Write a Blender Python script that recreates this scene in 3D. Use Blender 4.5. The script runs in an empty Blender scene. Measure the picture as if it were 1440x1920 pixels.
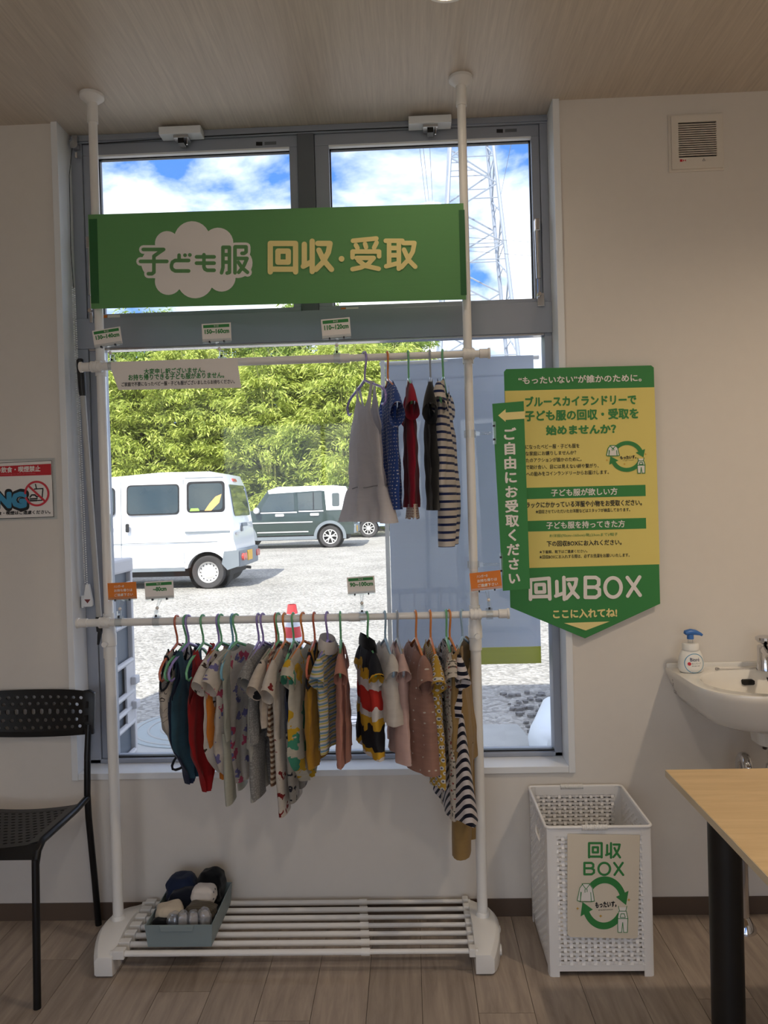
import bpy, bmesh, math, random
from mathutils import Vector, Matrix
R = math.radians
SC = bpy.context.scene
COL = SC.collection

# ------------------------------------------------------------------ camera
YAW, PITCH, ROLL, ZC, FPX = R(1.912), R(-.697), R(-1.587), 1.3913, 1390.0
fwd = Vector((-math.sin(YAW)*math.cos(PITCH), math.cos(YAW)*math.cos(PITCH), math.sin(PITCH)))
r0 = Vector((math.cos(YAW), math.sin(YAW), 0)); u0 = r0.cross(fwd)
rgt = r0*math.cos(ROLL)+u0*math.sin(ROLL); upv = -r0*math.sin(ROLL)+u0*math.cos(ROLL)
cd = bpy.data.cameras.new('camera'); cam = bpy.data.objects.new('camera', cd); COL.objects.link(cam)
cd.sensor_fit = 'HORIZONTAL'; cd.sensor_width = 36; cd.lens = FPX/1440*36; cd.clip_start = .02; cd.clip_end = 500
cam.matrix_world = Matrix(((rgt.x, upv.x, -fwd.x, 0), (rgt.y, upv.y, -fwd.y, 0), (rgt.z, upv.z, -fwd.z, ZC), (0, 0, 0, 1)))
SC.camera = cam
CAMP = Vector((0, 0, ZC))
def at(x, y, Y):
    "point of the plane at depth Y that the photograph shows at pixel x, y (used to survey flat things at their real depth)"
    d = fwd + rgt*((x-720)/FPX) - upv*((y-960)/FPX)
    return CAMP + d*(Y/d.y)

# ------------------------------------------------------------------ exposure, world, sun
SC.view_settings.view_transform = 'Standard'; SC.view_settings.look = 'None'
SC.view_settings.exposure = 0.62; SC.view_settings.gamma = 1.0; SC.view_settings.use_curve_mapping = False
SKY_STRENGTH = 1.6
SUN_STRENGTH = 5.0
LAMP_POWER = 6.0
SC.cycles.max_bounces = 5; SC.cycles.diffuse_bounces = 3; SC.cycles.glossy_bounces = 2; SC.cycles.transmission_bounces = 4; SC.cycles.transparent_max_bounces = 8
wd = bpy.data.worlds.new('sky'); SC.world = wd; wd.use_nodes = True
nt = wd.node_tree; N = nt.nodes; L = nt.links; N.clear()
out = N.new('ShaderNodeOutputWorld'); bg = N.new('ShaderNodeBackground'); L.new(bg.outputs[0], out.inputs[0])
tc = N.new('ShaderNodeTexCoord'); mp = N.new('ShaderNodeMapping'); mp.inputs['Scale'].default_value = (1, 1, 1.7); mp.inputs['Location'].default_value = (5.1, 2.2, .3)
L.new(tc.outputs['Generated'], mp.inputs[0])
nz = N.new('ShaderNodeTexNoise'); nz.inputs['Scale'].default_value = 3.4; nz.inputs['Detail'].default_value = 9; nz.inputs['Roughness'].default_value = .56; nz.inputs['Distortion'].default_value = .25
L.new(mp.outputs[0], nz.inputs['Vector'])
cr = N.new('ShaderNodeValToRGB'); cr.color_ramp.elements[0].position = .43; cr.color_ramp.elements[1].position = .60
L.new(nz.outputs['Fac'], cr.inputs[0])
sx = N.new('ShaderNodeSeparateXYZ'); L.new(tc.outputs['Generated'], sx.inputs[0])
gr = N.new('ShaderNodeValToRGB'); e = gr.color_ramp.elements
e[0].position = 0; e[0].color = (.34, .46, .66, 1); e[1].position = .75; e[1].color = (.035, .11, .36, 1)
k = e.new(.28); k.color = (.07, .19, .50, 1)
L.new(sx.outputs['Z'], gr.inputs[0])
mx = N.new('ShaderNodeMix'); mx.data_type = 'RGBA'; mx.inputs['B'].default_value = (1.0, 1.02, 1.06, 1)
L.new(cr.outputs['Color'], mx.inputs['Factor']); L.new(gr.outputs['Color'], mx.inputs['A'])
L.new(mx.outputs['Result'], bg.inputs['Color']); bg.inputs['Strength'].default_value = SKY_STRENGTH
sd = bpy.data.lights.new('sun', 'SUN'); sd.energy = SUN_STRENGTH; sd.angle = R(.55); sd.color = (1, .95, .86)
sun = bpy.data.objects.new('sun', sd); COL.objects.link(sun)
sun.rotation_euler = Vector((.30, 1.0, -1.15)).to_track_quat('-Z', 'Y').to_euler(); sun.location = (-4, -12, 16)

# ------------------------------------------------------------------ materials
def S(r, g, b):
    f = lambda c: ((c/255+.055)/1.055)**2.4 if c > 10 else c/255/12.92
    return (f(r), f(g), f(b))
MATS = {}
def newmat(name):
    m = bpy.data.materials.new(name); m.use_nodes = True; MATS[name] = m
    return m, m.node_tree.nodes, m.node_tree.links, m.node_tree.nodes['Principled BSDF']
def M(name, col, rough=.5, metal=0, var=.08, vs=12, bump=0, bs=60, spec=.5, stretch=None, coat=0):
    m, N, L, p = newmat(name)
    tc = N.new('ShaderNodeTexCoord'); v = tc.outputs['Object']
    if stretch:
        mp = N.new('ShaderNodeMapping'); mp.inputs['Scale'].default_value = stretch; L.new(v, mp.inputs[0]); v = mp.outputs[0]
    n = N.new('ShaderNodeTexNoise'); n.inputs['Scale'].default_value = vs; n.inputs['Detail'].default_value = 2; L.new(v, n.inputs['Vector'])
    mx = N.new('ShaderNodeMix'); mx.data_type = 'RGBA'
    mx.inputs['A'].default_value = (*[c*(1-var) for c in col], 1); mx.inputs['B'].default_value = (*[min(1, c*(1+var)) for c in col], 1)
    L.new(n.outputs['Fac'], mx.inputs['Factor']); L.new(mx.outputs['Result'], p.inputs['Base Color'])
    p.inputs['Roughness'].default_value = rough; p.inputs['Metallic'].default_value = metal; p.inputs['Specular IOR Level'].default_value = spec
    p.inputs['Coat Weight'].default_value = coat
    if bump:
        n2 = N.new('ShaderNodeTexNoise'); n2.inputs['Scale'].default_value = bs; n2.inputs['Detail'].default_value = 2; L.new(v, n2.inputs['Vector'])
        b = N.new('ShaderNodeBump'); b.inputs['Strength'].default_value = bump; b.inputs['Distance'].default_value = .01
        L.new(n2.outputs['Fac'], b.inputs['Height']); L.new(b.outputs[0], p.inputs['Normal'])
    return m
def clear_mat(name, tint=(1, 1, 1), gloss=.1, milk=0.0):
    m, N, L, p = newmat(name); o = N['Material Output']
    t = N.new('ShaderNodeBsdfTransparent'); t.inputs[0].default_value = (*tint, 1)
    g = N.new('ShaderNodeBsdfGlossy'); g.inputs['Roughness'].default_value = .03
    lw = N.new('ShaderNodeLayerWeight'); lw.inputs['Blend'].default_value = .25
    ma = N.new('ShaderNodeMath'); ma.operation = 'MULTIPLY_ADD'; ma.inputs[1].default_value = .5; ma.inputs[2].default_value = gloss
    L.new(lw.outputs['Fresnel'], ma.inputs[0])
    mx = N.new('ShaderNodeMixShader'); L.new(ma.outputs[0], mx.inputs[0]); L.new(t.outputs[0], mx.inputs[1]); L.new(g.outputs[0], mx.inputs[2])
    last = mx
    if milk:
        tc = N.new('ShaderNodeTexCoord'); n = N.new('ShaderNodeTexNoise'); n.inputs['Scale'].default_value = 7; n.inputs['Detail'].default_value = 3
        L.new(tc.outputs['Object'], n.inputs['Vector'])
        mm = N.new('ShaderNodeMath'); mm.operation = 'MULTIPLY'; mm.inputs[1].default_value = milk; L.new(n.outputs['Fac'], mm.inputs[0])
        p = N.new('ShaderNodeBsdfDiffuse'); p.inputs['Color'].default_value = (.9, .93, .96, 1)
        m2 = N.new('ShaderNodeMixShader'); L.new(mm.outputs[0], m2.inputs[0]); L.new(mx.outputs[0], m2.inputs[1]); L.new(p.outputs[0], m2.inputs[2]); last = m2
    L.new(last.outputs[0], o.inputs[0])
    return m
def wood_mat(name, c1, c2, scale, stretch, rough=.45, rnd=0.0, bump=.05):
    m, N, L, p = newmat(name)
    tc = N.new('ShaderNodeTexCoord'); oi = N.new('ShaderNodeObjectInfo')
    mp = N.new('ShaderNodeMapping'); mp.inputs['Scale'].default_value = stretch; L.new(tc.outputs['Object'], mp.inputs[0])
    ad = N.new('ShaderNodeVectorMath'); ad.operation = 'MULTIPLY_ADD'; ad.inputs[1].default_value = (37, 19, 7)
    cx = N.new('ShaderNodeCombineXYZ')
    for i in range(3): L.new(oi.outputs['Random'], cx.inputs[i])
    L.new(cx.outputs[0], ad.inputs[0]); L.new(mp.outputs[0], ad.inputs[2])
    n = N.new('ShaderNodeTexNoise'); n.inputs['Scale'].default_value = scale; n.inputs['Detail'].default_value = 7; n.inputs['Roughness'].default_value = .62; n.inputs['Distortion'].default_value = .6
    L.new(ad.outputs[0], n.inputs['Vector'])
    r = N.new('ShaderNodeValToRGB'); r.color_ramp.elements[0].position = .3; r.color_ramp.elements[1].position = .7
    r.color_ramp.elements[0].color = (*c1, 1); r.color_ramp.elements[1].color = (*c2, 1); L.new(n.outputs['Fac'], r.inputs[0])
    h = N.new('ShaderNodeHueSaturation'); L.new(r.outputs['Color'], h.inputs['Color'])
    ma = N.new('ShaderNodeMath'); ma.operation = 'MULTIPLY_ADD'; ma.inputs[1].default_value = rnd; ma.inputs[2].default_value = 1-rnd/2
    L.new(oi.outputs['Random'], ma.inputs[0]); L.new(ma.outputs[0], h.inputs['Value']); L.new(h.outputs[0], p.inputs['Base Color'])
    p.inputs['Roughness'].default_value = rough
    b = N.new('ShaderNodeBump'); b.inputs['Strength'].default_value = bump; b.inputs['Distance'].default_value = .004; L.new(n.outputs['Fac'], b.inputs['Height']); L.new(b.outputs[0], p.inputs['Normal'])
    return m
def fabric(name, col, pat=None, c2=None, c3=None, sc=1.0, thr=.3, trans=.3, rough=.9, slub=.10, ang=0.0, duty=.5):
    "woven or knitted cloth with a procedural pattern over the garment's width (y) and height (z)"
    m, N, L, p = newmat(name); o = N['Material Output']
    tc = N.new('ShaderNodeTexCoord'); sp = N.new('ShaderNodeSeparateXYZ'); L.new(tc.outputs['Object'], sp.inputs[0])
    cb = N.new('ShaderNodeCombineXYZ'); L.new(sp.outputs['Y'], cb.inputs[0]); L.new(sp.outputs['Z'], cb.inputs[1])
    v = cb.outputs[0]
    def mix(f, a, b):
        x = N.new('ShaderNodeMix'); x.data_type = 'RGBA'; L.new(f, x.inputs['Factor'])
        for key, c in (('A', a), ('B', b)):
            if isinstance(c, tuple): x.inputs[key].default_value = (*c, 1)
            else: L.new(c, x.inputs[key])
        return x.outputs['Result']
    def math_(op, a, b=None):
        x = N.new('ShaderNodeMath'); x.operation = op
        for i, c in enumerate((a, b)):
            if c is None: continue
            if isinstance(c, (int, float)): x.inputs[i].default_value = c
            else: L.new(c, x.inputs[i])
        return x.outputs[0]
    n = N.new('ShaderNodeTexNoise'); n.inputs['Scale'].default_value = 90; n.inputs['Detail'].default_value = 3
    mp = N.new('ShaderNodeMapping'); mp.inputs['Scale'].default_value = (.25, 1, 1); L.new(v, mp.inputs[0]); L.new(mp.outputs[0], n.inputs['Vector'])
    base = mix(n.outputs['Fac'], tuple(c*(1-slub) for c in col), tuple(min(1, c*(1+slub)) for c in col))
    if pat == 'stripe' or pat == 'stripe3':
        d = math_('ADD', math_('MULTIPLY', sp.outputs['Y'], math.sin(ang)), math_('MULTIPLY', sp.outputs['Z'], math.cos(ang)))
        f = math_('FRACT', math_('MULTIPLY', d, sc))
        base = mix(math_('LESS_THAN', f, duty), base, c2)
        if c3:
            base = mix(math_('LESS_THAN', math_('ABSOLUTE', math_('SUBTRACT', f, .75)), .13), base, c3)
    elif pat in ('dots', 'blobs', 'tiles'):
        vo = N.new('ShaderNodeTexVoronoi'); vo.voronoi_dimensions = '2D'; vo.inputs['Scale'].default_value = sc
        vo.inputs['Randomness'].default_value = {'dots': .25, 'blobs': 1, 'tiles': 0}[pat]
        vv = v
        if pat == 'blobs':
            nn = N.new('ShaderNodeTexNoise'); nn.inputs['Scale'].default_value = sc*3; L.new(v, nn.inputs['Vector'])
            am = N.new('ShaderNodeVectorMath'); am.operation = 'MULTIPLY_ADD'; am.inputs[1].default_value = (.9/sc,)*3
            L.new(nn.outputs['Color'], am.inputs[0]); L.new(v, am.inputs[2]); vv = am.outputs[0]
        if pat == 'tiles':
            mr = N.new('ShaderNodeMapping'); mr.inputs['Rotation'].default_value = (0, 0, .785); L.new(v, mr.inputs[0]); vv = mr.outputs[0]
        L.new(vv, vo.inputs['Vector'])
        f = math_('LESS_THAN', vo.outputs['Distance'], thr)
        cc = c2
        if c3:
            sc_ = N.new('ShaderNodeSeparateColor'); L.new(vo.outputs['Color'], sc_.inputs[0])
            cc = mix(math_('GREATER_THAN', sc_.outputs[0], .5), c2, c3)
        if pat == 'tiles':
            base = mix(f, base, c2); base = mix(math_('LESS_THAN', vo.outputs['Distance'], thr*.42), base, c3)
        else:
            base = mix(f, base, cc)
    elif pat == 'lines':
        wv = N.new('ShaderNodeTexNoise'); wv.inputs['Scale'].default_value = sc; wv.inputs['Detail'].default_value = 1.5; wv.inputs['Distortion'].default_value = 1.2; L.new(v, wv.inputs['Vector'])
        base = mix(math_('LESS_THAN', math_('ABSOLUTE', math_('SUBTRACT', wv.outputs['Fac'], .5)), thr), base, c2)
        if c3:
            v2 = N.new('ShaderNodeTexVoronoi'); v2.voronoi_dimensions = '2D'; v2.inputs['Scale'].default_value = sc*.6; L.new(v, v2.inputs['Vector'])
            base = mix(math_('LESS_THAN', v2.outputs['Distance'], .16), base, c3)
    L_ = base
    L.new(L_, p.inputs['Base Color']); p.inputs['Roughness'].default_value = rough; p.inputs['Specular IOR Level'].default_value = .15
    p.inputs['Sheen Weight'].default_value = .15
    b = N.new('ShaderNodeBump'); b.inputs['Strength'].default_value = .25; b.inputs['Distance'].default_value = .002; L.new(n.outputs['Fac'], b.inputs['Height']); L.new(b.outputs[0], p.inputs['Normal'])
    t = N.new('ShaderNodeBsdfTranslucent'); L.new(L_, t.inputs['Color'])
    ms = N.new('ShaderNodeMixShader'); ms.inputs[0].default_value = trans; L.new(p.outputs[0], ms.inputs[1]); L.new(t.outputs[0], ms.inputs[2]); L.new(ms.outputs[0], o.inputs[0])
    return m
def emit_mat(name, col, st):
    m, N, L, p = newmat(name); p.inputs['Emission Color'].default_value = (*col, 1); p.inputs['Emission Strength'].default_value = st
    return m

m_wall = M('wallpaper', S(224, 217, 208), .85, var=.02, vs=30)
m_ceil = wood_mat('ceiling_wood_sheet', S(192, 180, 166), S(212, 200, 184), 9, (14, .5, 1), .42, bump=.03)
m_plank = wood_mat('floor_wood', S(138, 124, 113), S(178, 163, 148), 5, (7, .7, 1), .42, rnd=.22, bump=.05)
m_base = M('baseboard_vinyl', S(92, 76, 64), .5)
m_white = M('white_trim', S(232, 233, 234), .4, var=.015)
m_alu = M('grey_aluminium', S(156, 161, 172), .45, .2, var=.04)
m_alud = M('dark_aluminium', S(104, 108, 114), .45, .25, var=.04)
m_black = M('black_plastic', S(16, 16, 18), .45)
m_blackm = M('black_steel', S(20, 20, 22), .35, .3, var=.05)
m_rack = M('white_rack_plastic', S(232, 230, 226), .35, var=.02)
m_chrome = M('chrome', S(215, 215, 218), .08, 1, var=.02)
m_steel = M('brushed_steel', S(190, 190, 192), .25, .9, var=.05)
m_glass = clear_mat('window_glass', (.985, .995, .99), .015, milk=.05)
m_clear = clear_mat('clear_acrylic', (.95, .97, .98), .05, milk=.05)
m_bag = clear_mat('clear_film_bag', (.97, .97, .98), .16, milk=.25)
m_green = M('sign_green', S(52, 132, 66), .6, var=.03)
m_yellow = M('sign_yellow', S(228, 210, 118), .6, var=.02)
m_cream = M('lettering_cream', S(240, 222, 150), .6, var=.01)
m_paper = M('paper_white', S(238, 232, 226), .65, var=.015)
m_ink = M('ink_black', S(28, 28, 30), .6, var=.02)
m_orange = M('card_orange', S(222, 124, 32), .55, var=.03)
m_red = M('sign_red', S(196, 30, 44), .55, var=.03)
m_ngblue = M('lettering_blue', S(64, 150, 190), .55, var=.03)
m_ceramic = M('white_ceramic', S(240, 236, 228), .12, var=.01, coat=.5)
m_table = wood_mat('table_birch_laminate', S(205, 172, 122), S(222, 190, 142), 4, (1, 9, 1), .35, bump=.01)
m_edge = M('table_edge_band', S(214, 196, 164), .45)
m_bin = M('bin_grey_plastic', S(132, 146, 148), .5, var=.03)
m_basket = M('basket_white_plastic', S(236, 234, 232), .4, var=.02)
m_conc = M('concrete', S(168, 168, 164), .9, var=.12, vs=9, bump=.25, bs=70)
m_dark = M('dark_void', S(14, 14, 15), .8)

# ------------------------------------------------------------------ mesh helpers
class MB:
    def __init__(s): s.v = []; s.f = []
    def add(s, vs, fs):
        n = len(s.v); s.v += [Vector(p) for p in vs]; s.f += [tuple(i+n for i in f) for f in fs]; return s
    def box(s, x0, x1, y0, y1, z0, z1):
        return s.add([(x, y, z) for x in (x0, x1) for y in (y0, y1) for z in (z0, z1)],
                     [(0, 1, 3, 2), (4, 6, 7, 5), (0, 4, 5, 1), (2, 3, 7, 6), (0, 2, 6, 4), (1, 5, 7, 3)])
    def tube(s, pts, r, seg=10, caps=True, closed=False, flat=1.0):
        pts = [Vector(p) for p in pts]; n = len(pts); rr = r if isinstance(r, (list, tuple)) else [r]*n
        vs = []; up = None
        for i, p in enumerate(pts):
            a = pts[i-1] if (i or closed) else p; b = pts[(i+1) % n] if (i < n-1 or closed) else p
            t = (b-a).normalized()
            if up is None:
                up = Vector((0, 0, 1)) if abs(t.z) < .9 else Vector((1, 0, 0))
            u = (up - t*up.dot(t)).normalized(); w = t.cross(u); up = u
            for k in range(seg):
                q = 2*math.pi*k/seg; vs.append(p+(u*math.cos(q)+w*math.sin(q)*flat)*rr[i])
        fs = []
        for i in range(n if closed else n-1):
            j = (i+1) % n
            for k in range(seg):
                l = (k+1) % seg; fs.append((i*seg+k, i*seg+l, j*seg+l, j*seg+k))
        if caps and not closed:
            fs.append(tuple(range(seg-1, -1, -1))); fs.append(tuple((n-1)*seg+k for k in range(seg)))
        return s.add(vs, fs)
    def cyl(s, p, q, r, seg=16, r2=None): return s.tube([p, q], [r, r2 if r2 is not None else r], seg)
    def lathe(s, prof, c=(0, 0, 0), axis='z', seg=24):
        vs = []; n = len(prof)
        for rad, h in prof:
            for k in range(seg):
                q = 2*math.pi*k/seg; a, b = rad*math.cos(q), rad*math.sin(q)
                p = {'z': (a, b, h), 'y': (a, h, b), 'x': (h, a, b)}[axis]
                vs.append((c[0]+p[0], c[1]+p[1], c[2]+p[2]))
        fs = [(i*seg+k, i*seg+(k+1) % seg, (i+1)*seg+(k+1) % seg, (i+1)*seg+k) for i in range(n-1) for k in range(seg)]
        if prof[0][0] < .0021: fs.append(tuple(range(seg)))
        if prof[-1][0] < .0021: fs.append(tuple((n-1)*seg+k for k in range(seg)))
        return s.add(vs, fs)
    def prism(s, poly, y0, y1, ax='xz'):
        "polygon in (x,z) run from y0 to y1; ax 'xy': run in z; ax 'yz': run in x"
        n = len(poly); g = {'xz': lambda a, b, d: (a, d, b), 'xy': lambda a, b, d: (a, b, d), 'yz': lambda a, b, d: (d, a, b)}[ax]
        vs = [g(a, b, d) for d in (y0, y1) for a, b in poly]
        return s.add(vs, [tuple(range(n)), tuple(range(2*n-1, n-1, -1))]+[(i, (i+1) % n, n+(i+1) % n, n+i) for i in range(n)])
    def build(s, name, mat, parent=None, at=None, smooth=40, bevel=0, bseg=2, world=True):
        "one mesh object; verts are given in world space and stored about the parent's (or at's) origin"
        off = Vector(at) if at is not None else Vector((0, 0, 0))
        if parent is not None and world:
            q = parent; off = Vector((0, 0, 0))
            while q: off = off+q.location; q = q.parent
            if at is not None: off = Vector(at)
        me = bpy.data.meshes.new(name); me.from_pydata([tuple(p-off) for p in s.v], [], s.f)
        bm = bmesh.new(); bm.from_mesh(me); bmesh.ops.recalc_face_normals(bm, faces=bm.faces)
        if bevel:
            es = [e for e in bm.edges if len(e.link_faces) == 2 and e.calc_face_angle(0) > .5]
            bmesh.ops.bevel(bm, geom=es, offset=bevel, segments=bseg, affect='EDGES', profile=.6, clamp_overlap=True)
        bm.to_mesh(me); bm.free()
        if smooth:
            me.polygons.foreach_set('use_smooth', [True]*len(me.polygons)); me.set_sharp_from_angle(angle=R(smooth))
        if mat: me.materials.append(mat)
        o = bpy.data.objects.new(name, me); COL.objects.link(o)
        if parent is not None: o.parent = parent
        if at is not None:
            q = parent; base = Vector((0, 0, 0))
            while q: base = base+q.location; q = q.parent
            o.location = Vector(at)-base
        return o
def tag(o, label=None, cat=None, group=None, kind=None):
    for k, v in (('label', label), ('category', cat), ('group', group), ('kind', kind)):
        if v: o[k] = v
    return o
def thing(name, label, cat, loc, group=None, kind=None, parent=None):
    o = bpy.data.objects.new(name, None); o.location = loc; o.empty_display_size = .05; COL.objects.link(o)
    if parent: o.parent = parent
    return tag(o, label, cat, group, kind)
def strokes(lines, hw, seg=12):
    "flat rounded pen strokes in the (x,z) plane; returns verts (x,z) and faces"
    vs = []; fs = []; lev = [0]
    def fan(c):
        n = len(vs); lev[0] += 1; vs.extend((c[0]+hw*math.cos(2*math.pi*k/seg), c[1]+hw*math.sin(2*math.pi*k/seg), lev[0] % 29) for k in range(seg)); fs.append(tuple(range(n, n+seg)))
    for ln in lines:
        for p in ln: fan(p)
        for p, q in zip(ln, ln[1:]):
            d = Vector((q[0]-p[0], q[1]-p[1])); 
            if d.length < 1e-9: continue
            d.normalize(); w = (-d.y*hw, d.x*hw); n = len(vs)
            lev[0] += 1; b_ = lev[0] % 29; vs.extend([(p[0]+w[0], p[1]+w[1], b_), (p[0]-w[0], p[1]-w[1], b_), (q[0]-w[0], q[1]-w[1], b_), (q[0]+w[0], q[1]+w[1], b_)]); fs.append((n, n+1, n+2, n+3))
    return vs, fs
def flat(name, vf, mat, parent, Y, label=None):
    "flat print facing the room (towards -Y) from (x,z) verts in world units"
    vs, fs = vf; mb = MB(); mb.add([(p[0], Y-(p[2]*1.3e-5 if len(p) > 2 else 0), p[1]) for p in vs], fs)
    off = Vector((0, 0, 0)); q = parent
    while q: off = off+q.location; q = q.parent
    me = bpy.data.meshes.new(name); me.from_pydata([tuple(p-off) for p in mb.v], [], mb.f)
    me.materials.append(mat); o = bpy.data.objects.new(name, me); COL.objects.link(o); o.parent = parent
    if label: o['label'] = label
    return o
TXT = {}
def glyphs(s):
    if s not in TXT:
        cu = bpy.data.curves.new('t', 'FONT'); cu.body = s; cu.size = 1; cu.align_x = 'CENTER'; cu.dimensions = '2D'; cu.fill_mode = 'BOTH'; cu.resolution_u = 2
        if '\n' in s: cu.space_line = 1.12
        o = bpy.data.objects.new('t', cu); COL.objects.link(o)
        me = bpy.data.meshes.new_from_object(o.evaluated_get(bpy.context.evaluated_depsgraph_get()))
        vs = [(v.co.x, v.co.y) for v in me.vertices]; fs = [tuple(p.vertices) for p in me.polygons]
        bpy.data.objects.remove(o); bpy.data.curves.remove(cu); bpy.data.meshes.remove(me); TXT[s] = (vs, fs)
    return TXT[s]
def text_on(parent, s, quad, mat, Y, bold=.02, name='lettering', label=None):
    "lettering fitted into a box given by its four corners (tl, tr, br, bl) as (x,z)"
    vs, fs = glyphs(s); x0 = min(v[0] for v in vs); x1 = max(v[0] for v in vs); y0 = min(v[1] for v in vs); y1 = max(v[1] for v in vs)
    tl, tr, br, bl = quad; ov = []; of = []
    dirs = [(0, 0)]+([(math.cos(a*math.pi/4), math.sin(a*math.pi/4)) for a in range(8)] if bold and bold < .06 else [(math.cos(a*math.pi/10), math.sin(a*math.pi/10)) for a in range(20)] if bold else [])
    for li, (dx, dy) in enumerate(dirs):
        n = len(ov)
        for x, y in vs:
            a = (x+dx*bold-x0)/(x1-x0); b = (y1-y-dy*bold)/(y1-y0) if y1 > y0 else 0
            ov.append(tuple((tl[i]*(1-a)+tr[i]*a)*(1-b)+(bl[i]*(1-a)+br[i]*a)*b for i in (0, 1))+(li,))
        of += [tuple(i+n for i in f) for f in fs]
    return flat(name, (ov, of), mat, parent, Y, label)
def pq(pts, Y): return [(p.x, p.z) for p in (at(x, y, Y) for x, y in pts)]
def boxq(x0, y0, x1, y1, Y, sk=-.028):
    "photo box, its horizontal edges following the camera roll"
    d = (x1-x0)*sk; h = (y1-y0)*.028
    return pq([(x0, y0-d/2), (x1, y0+d/2), (x1+h, y1+d/2), (x0+h, y1-d/2)], Y)
def ring(cx, cz, r0, r1, a0=0, a1=2*math.pi, n=40):
    vs = []; fs = []
    for k in range(n+1):
        a = a0+(a1-a0)*k/n
        vs += [(cx+r0*math.cos(a), cz+r0*math.sin(a)), (cx+r1*math.cos(a), cz+r1*math.sin(a))]
    for k in range(n): fs.append((2*k, 2*k+1, 2*k+3, 2*k+2))
    return vs, fs
def disc(cx, cz, r, n=28): return [(cx+r*math.cos(2*math.pi*k/n), cz+r*math.sin(2*math.pi*k/n)) for k in range(n)], [tuple(range(n))]
def poly(pts): return list(pts), [tuple(range(len(pts)))]
def join(*vfs):
    v = []; f = []
    for li, (a, b) in enumerate(vfs):
        n = len(v); v += [(p[0], p[1], p[2] if len(p) > 2 else li) for p in a]; f += [tuple(i+n for i in q) for q in b]
    return v, f
# ================================================================== the room
D = 2.475            # inner face of the window wall
XL, XR, YB, ZT = -2.35, 2.25, -2.6, 2.70
OX0, OX1, OZ = -1.147, .511, .50   # window opening
fl = MB().box(XL-.1, XR+.1, YB-.1, 2.62, -.16, -.006).build('floor', M('subfloor', S(60, 48, 38), .9)); tag(fl, 'brown wood plank floor', kind='structure')
rnd = random.Random(5); PW, PL = .152, .914
kx = math.floor((XL+.152)/PW)
for i in range(kx, math.ceil((XR+.152)/PW)+1):
    x0 = max(XL, -.152+i*PW); x1 = min(XR, -.152+(i+1)*PW)
    if x1-x0 < .005: continue
    y = 2.2-PL*4-rnd.uniform(0, PL)-PL
    while y < D:
        a, b = max(YB, y), min(D, y+PL)
        if b-a > .01:
            g = .0007
            MB().box(x0+g, x1-g, a+g, b-g, -.0055, 0).build('plank', m_plank, fl, at=(x0, a, 0), smooth=0)
        y += PL
tag(MB().box(XL-.1, XR+.1, YB-.1, 2.62, ZT, ZT+.12).build('ceiling', m_ceil, smooth=0), 'brown wood grain ceiling', kind='structure')
tag(MB().box(XL-.5, XR+.5, YB-.5, 2.72, ZT+.121, 3.35).build('roof', m_alud, smooth=0), 'flat roof above the room', kind='structure')
w = MB()
w.box(XL-.1, OX0, D, 2.62, 0, ZT); w.box(OX1, XR+.1, D, 2.62, 0, ZT); w.box(OX0, OX1, D, 2.62, 0, OZ-.02)
tag(w.build('wall_front', m_wall, smooth=0), 'off-white papered wall around the window', kind='structure')
tag(MB().box(XL-.12, XL, YB, D, 0, ZT).build('wall_left', m_wall, smooth=0), 'off-white side wall on the left', kind='structure')
tag(MB().box(XR, XR+.12, YB, D, 0, ZT).build('wall_right', m_wall, smooth=0), 'off-white side wall on the right', kind='structure')
BX0, BX1, BZ1 = -2.0, 1.3, 2.30     # glazed opening added behind the camera to let in fill daylight
wb_ = MB(); wb_.box(XL-.12, BX0, YB-.12, YB, 0, ZT); wb_.box(BX1, XR+.12, YB-.12, YB, 0, ZT); wb_.box(BX0, BX1, YB-.12, YB, BZ1, ZT)
tag(wb_.build('wall_back', m_wall, smooth=0), 'off-white wall behind the camera', kind='structure')
d1 = thing('fill_opening_1', 'glazed opening added behind the camera for fill daylight', None, ((BX0+BX1)/2, YB-.06, 0), kind='structure')
for x in (BX0, BX0+1.09, BX0+2.17, BX1-.04): MB().box(x, x+.04, YB-.09, YB-.03, 0, BZ1).build('stile', m_alu, d1, smooth=0)
for z in (0, BZ1-.05): MB().box(BX0, BX1, YB-.085, YB-.035, z, z+.05).build('rail', m_alu, d1, smooth=0)
MB().box(BX0+.01, BX1-.01, YB-.062, YB-.058, .02, BZ1-.02).build('pane', m_glass, d1, smooth=0)
tag(MB().box(XL, XR, D-.006, D, 0, .058).build('baseboard_front', m_base, smooth=0), 'dark brown vinyl baseboard', kind='structure')
tag(MB().box(XL, XL+.006, YB, D-.006, 0, .058).build('baseboard_left', m_base, smooth=0), 'dark brown vinyl baseboard on the left', kind='structure')
tag(MB().box(XR-.006, XR, YB, D-.006, 0, .058).build('baseboard_right', m_base, smooth=0), 'dark brown vinyl baseboard on the right', kind='structure')
# white casing lining the recess
cs = thing('trim_1', 'white casing lining the window recess', None, (0, D, OZ), kind='structure')
F0, F1 = D-.012, 2.566
MB().box(OX0-.018, OX0+.004, F0, F1, OZ-.02, ZT).build('jamb_board', m_white, cs, smooth=0, bevel=.0015)
MB().box(OX1-.004, OX1+.018, F0, F1, OZ-.02, ZT).build('jamb_board', m_white, cs, smooth=0, bevel=.0015)
MB().box(OX0+.004, OX1-.004, F0+.002, F1, OZ-.019, OZ+.002).build('sill_board', m_white, cs, smooth=0, bevel=.0015)

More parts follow.
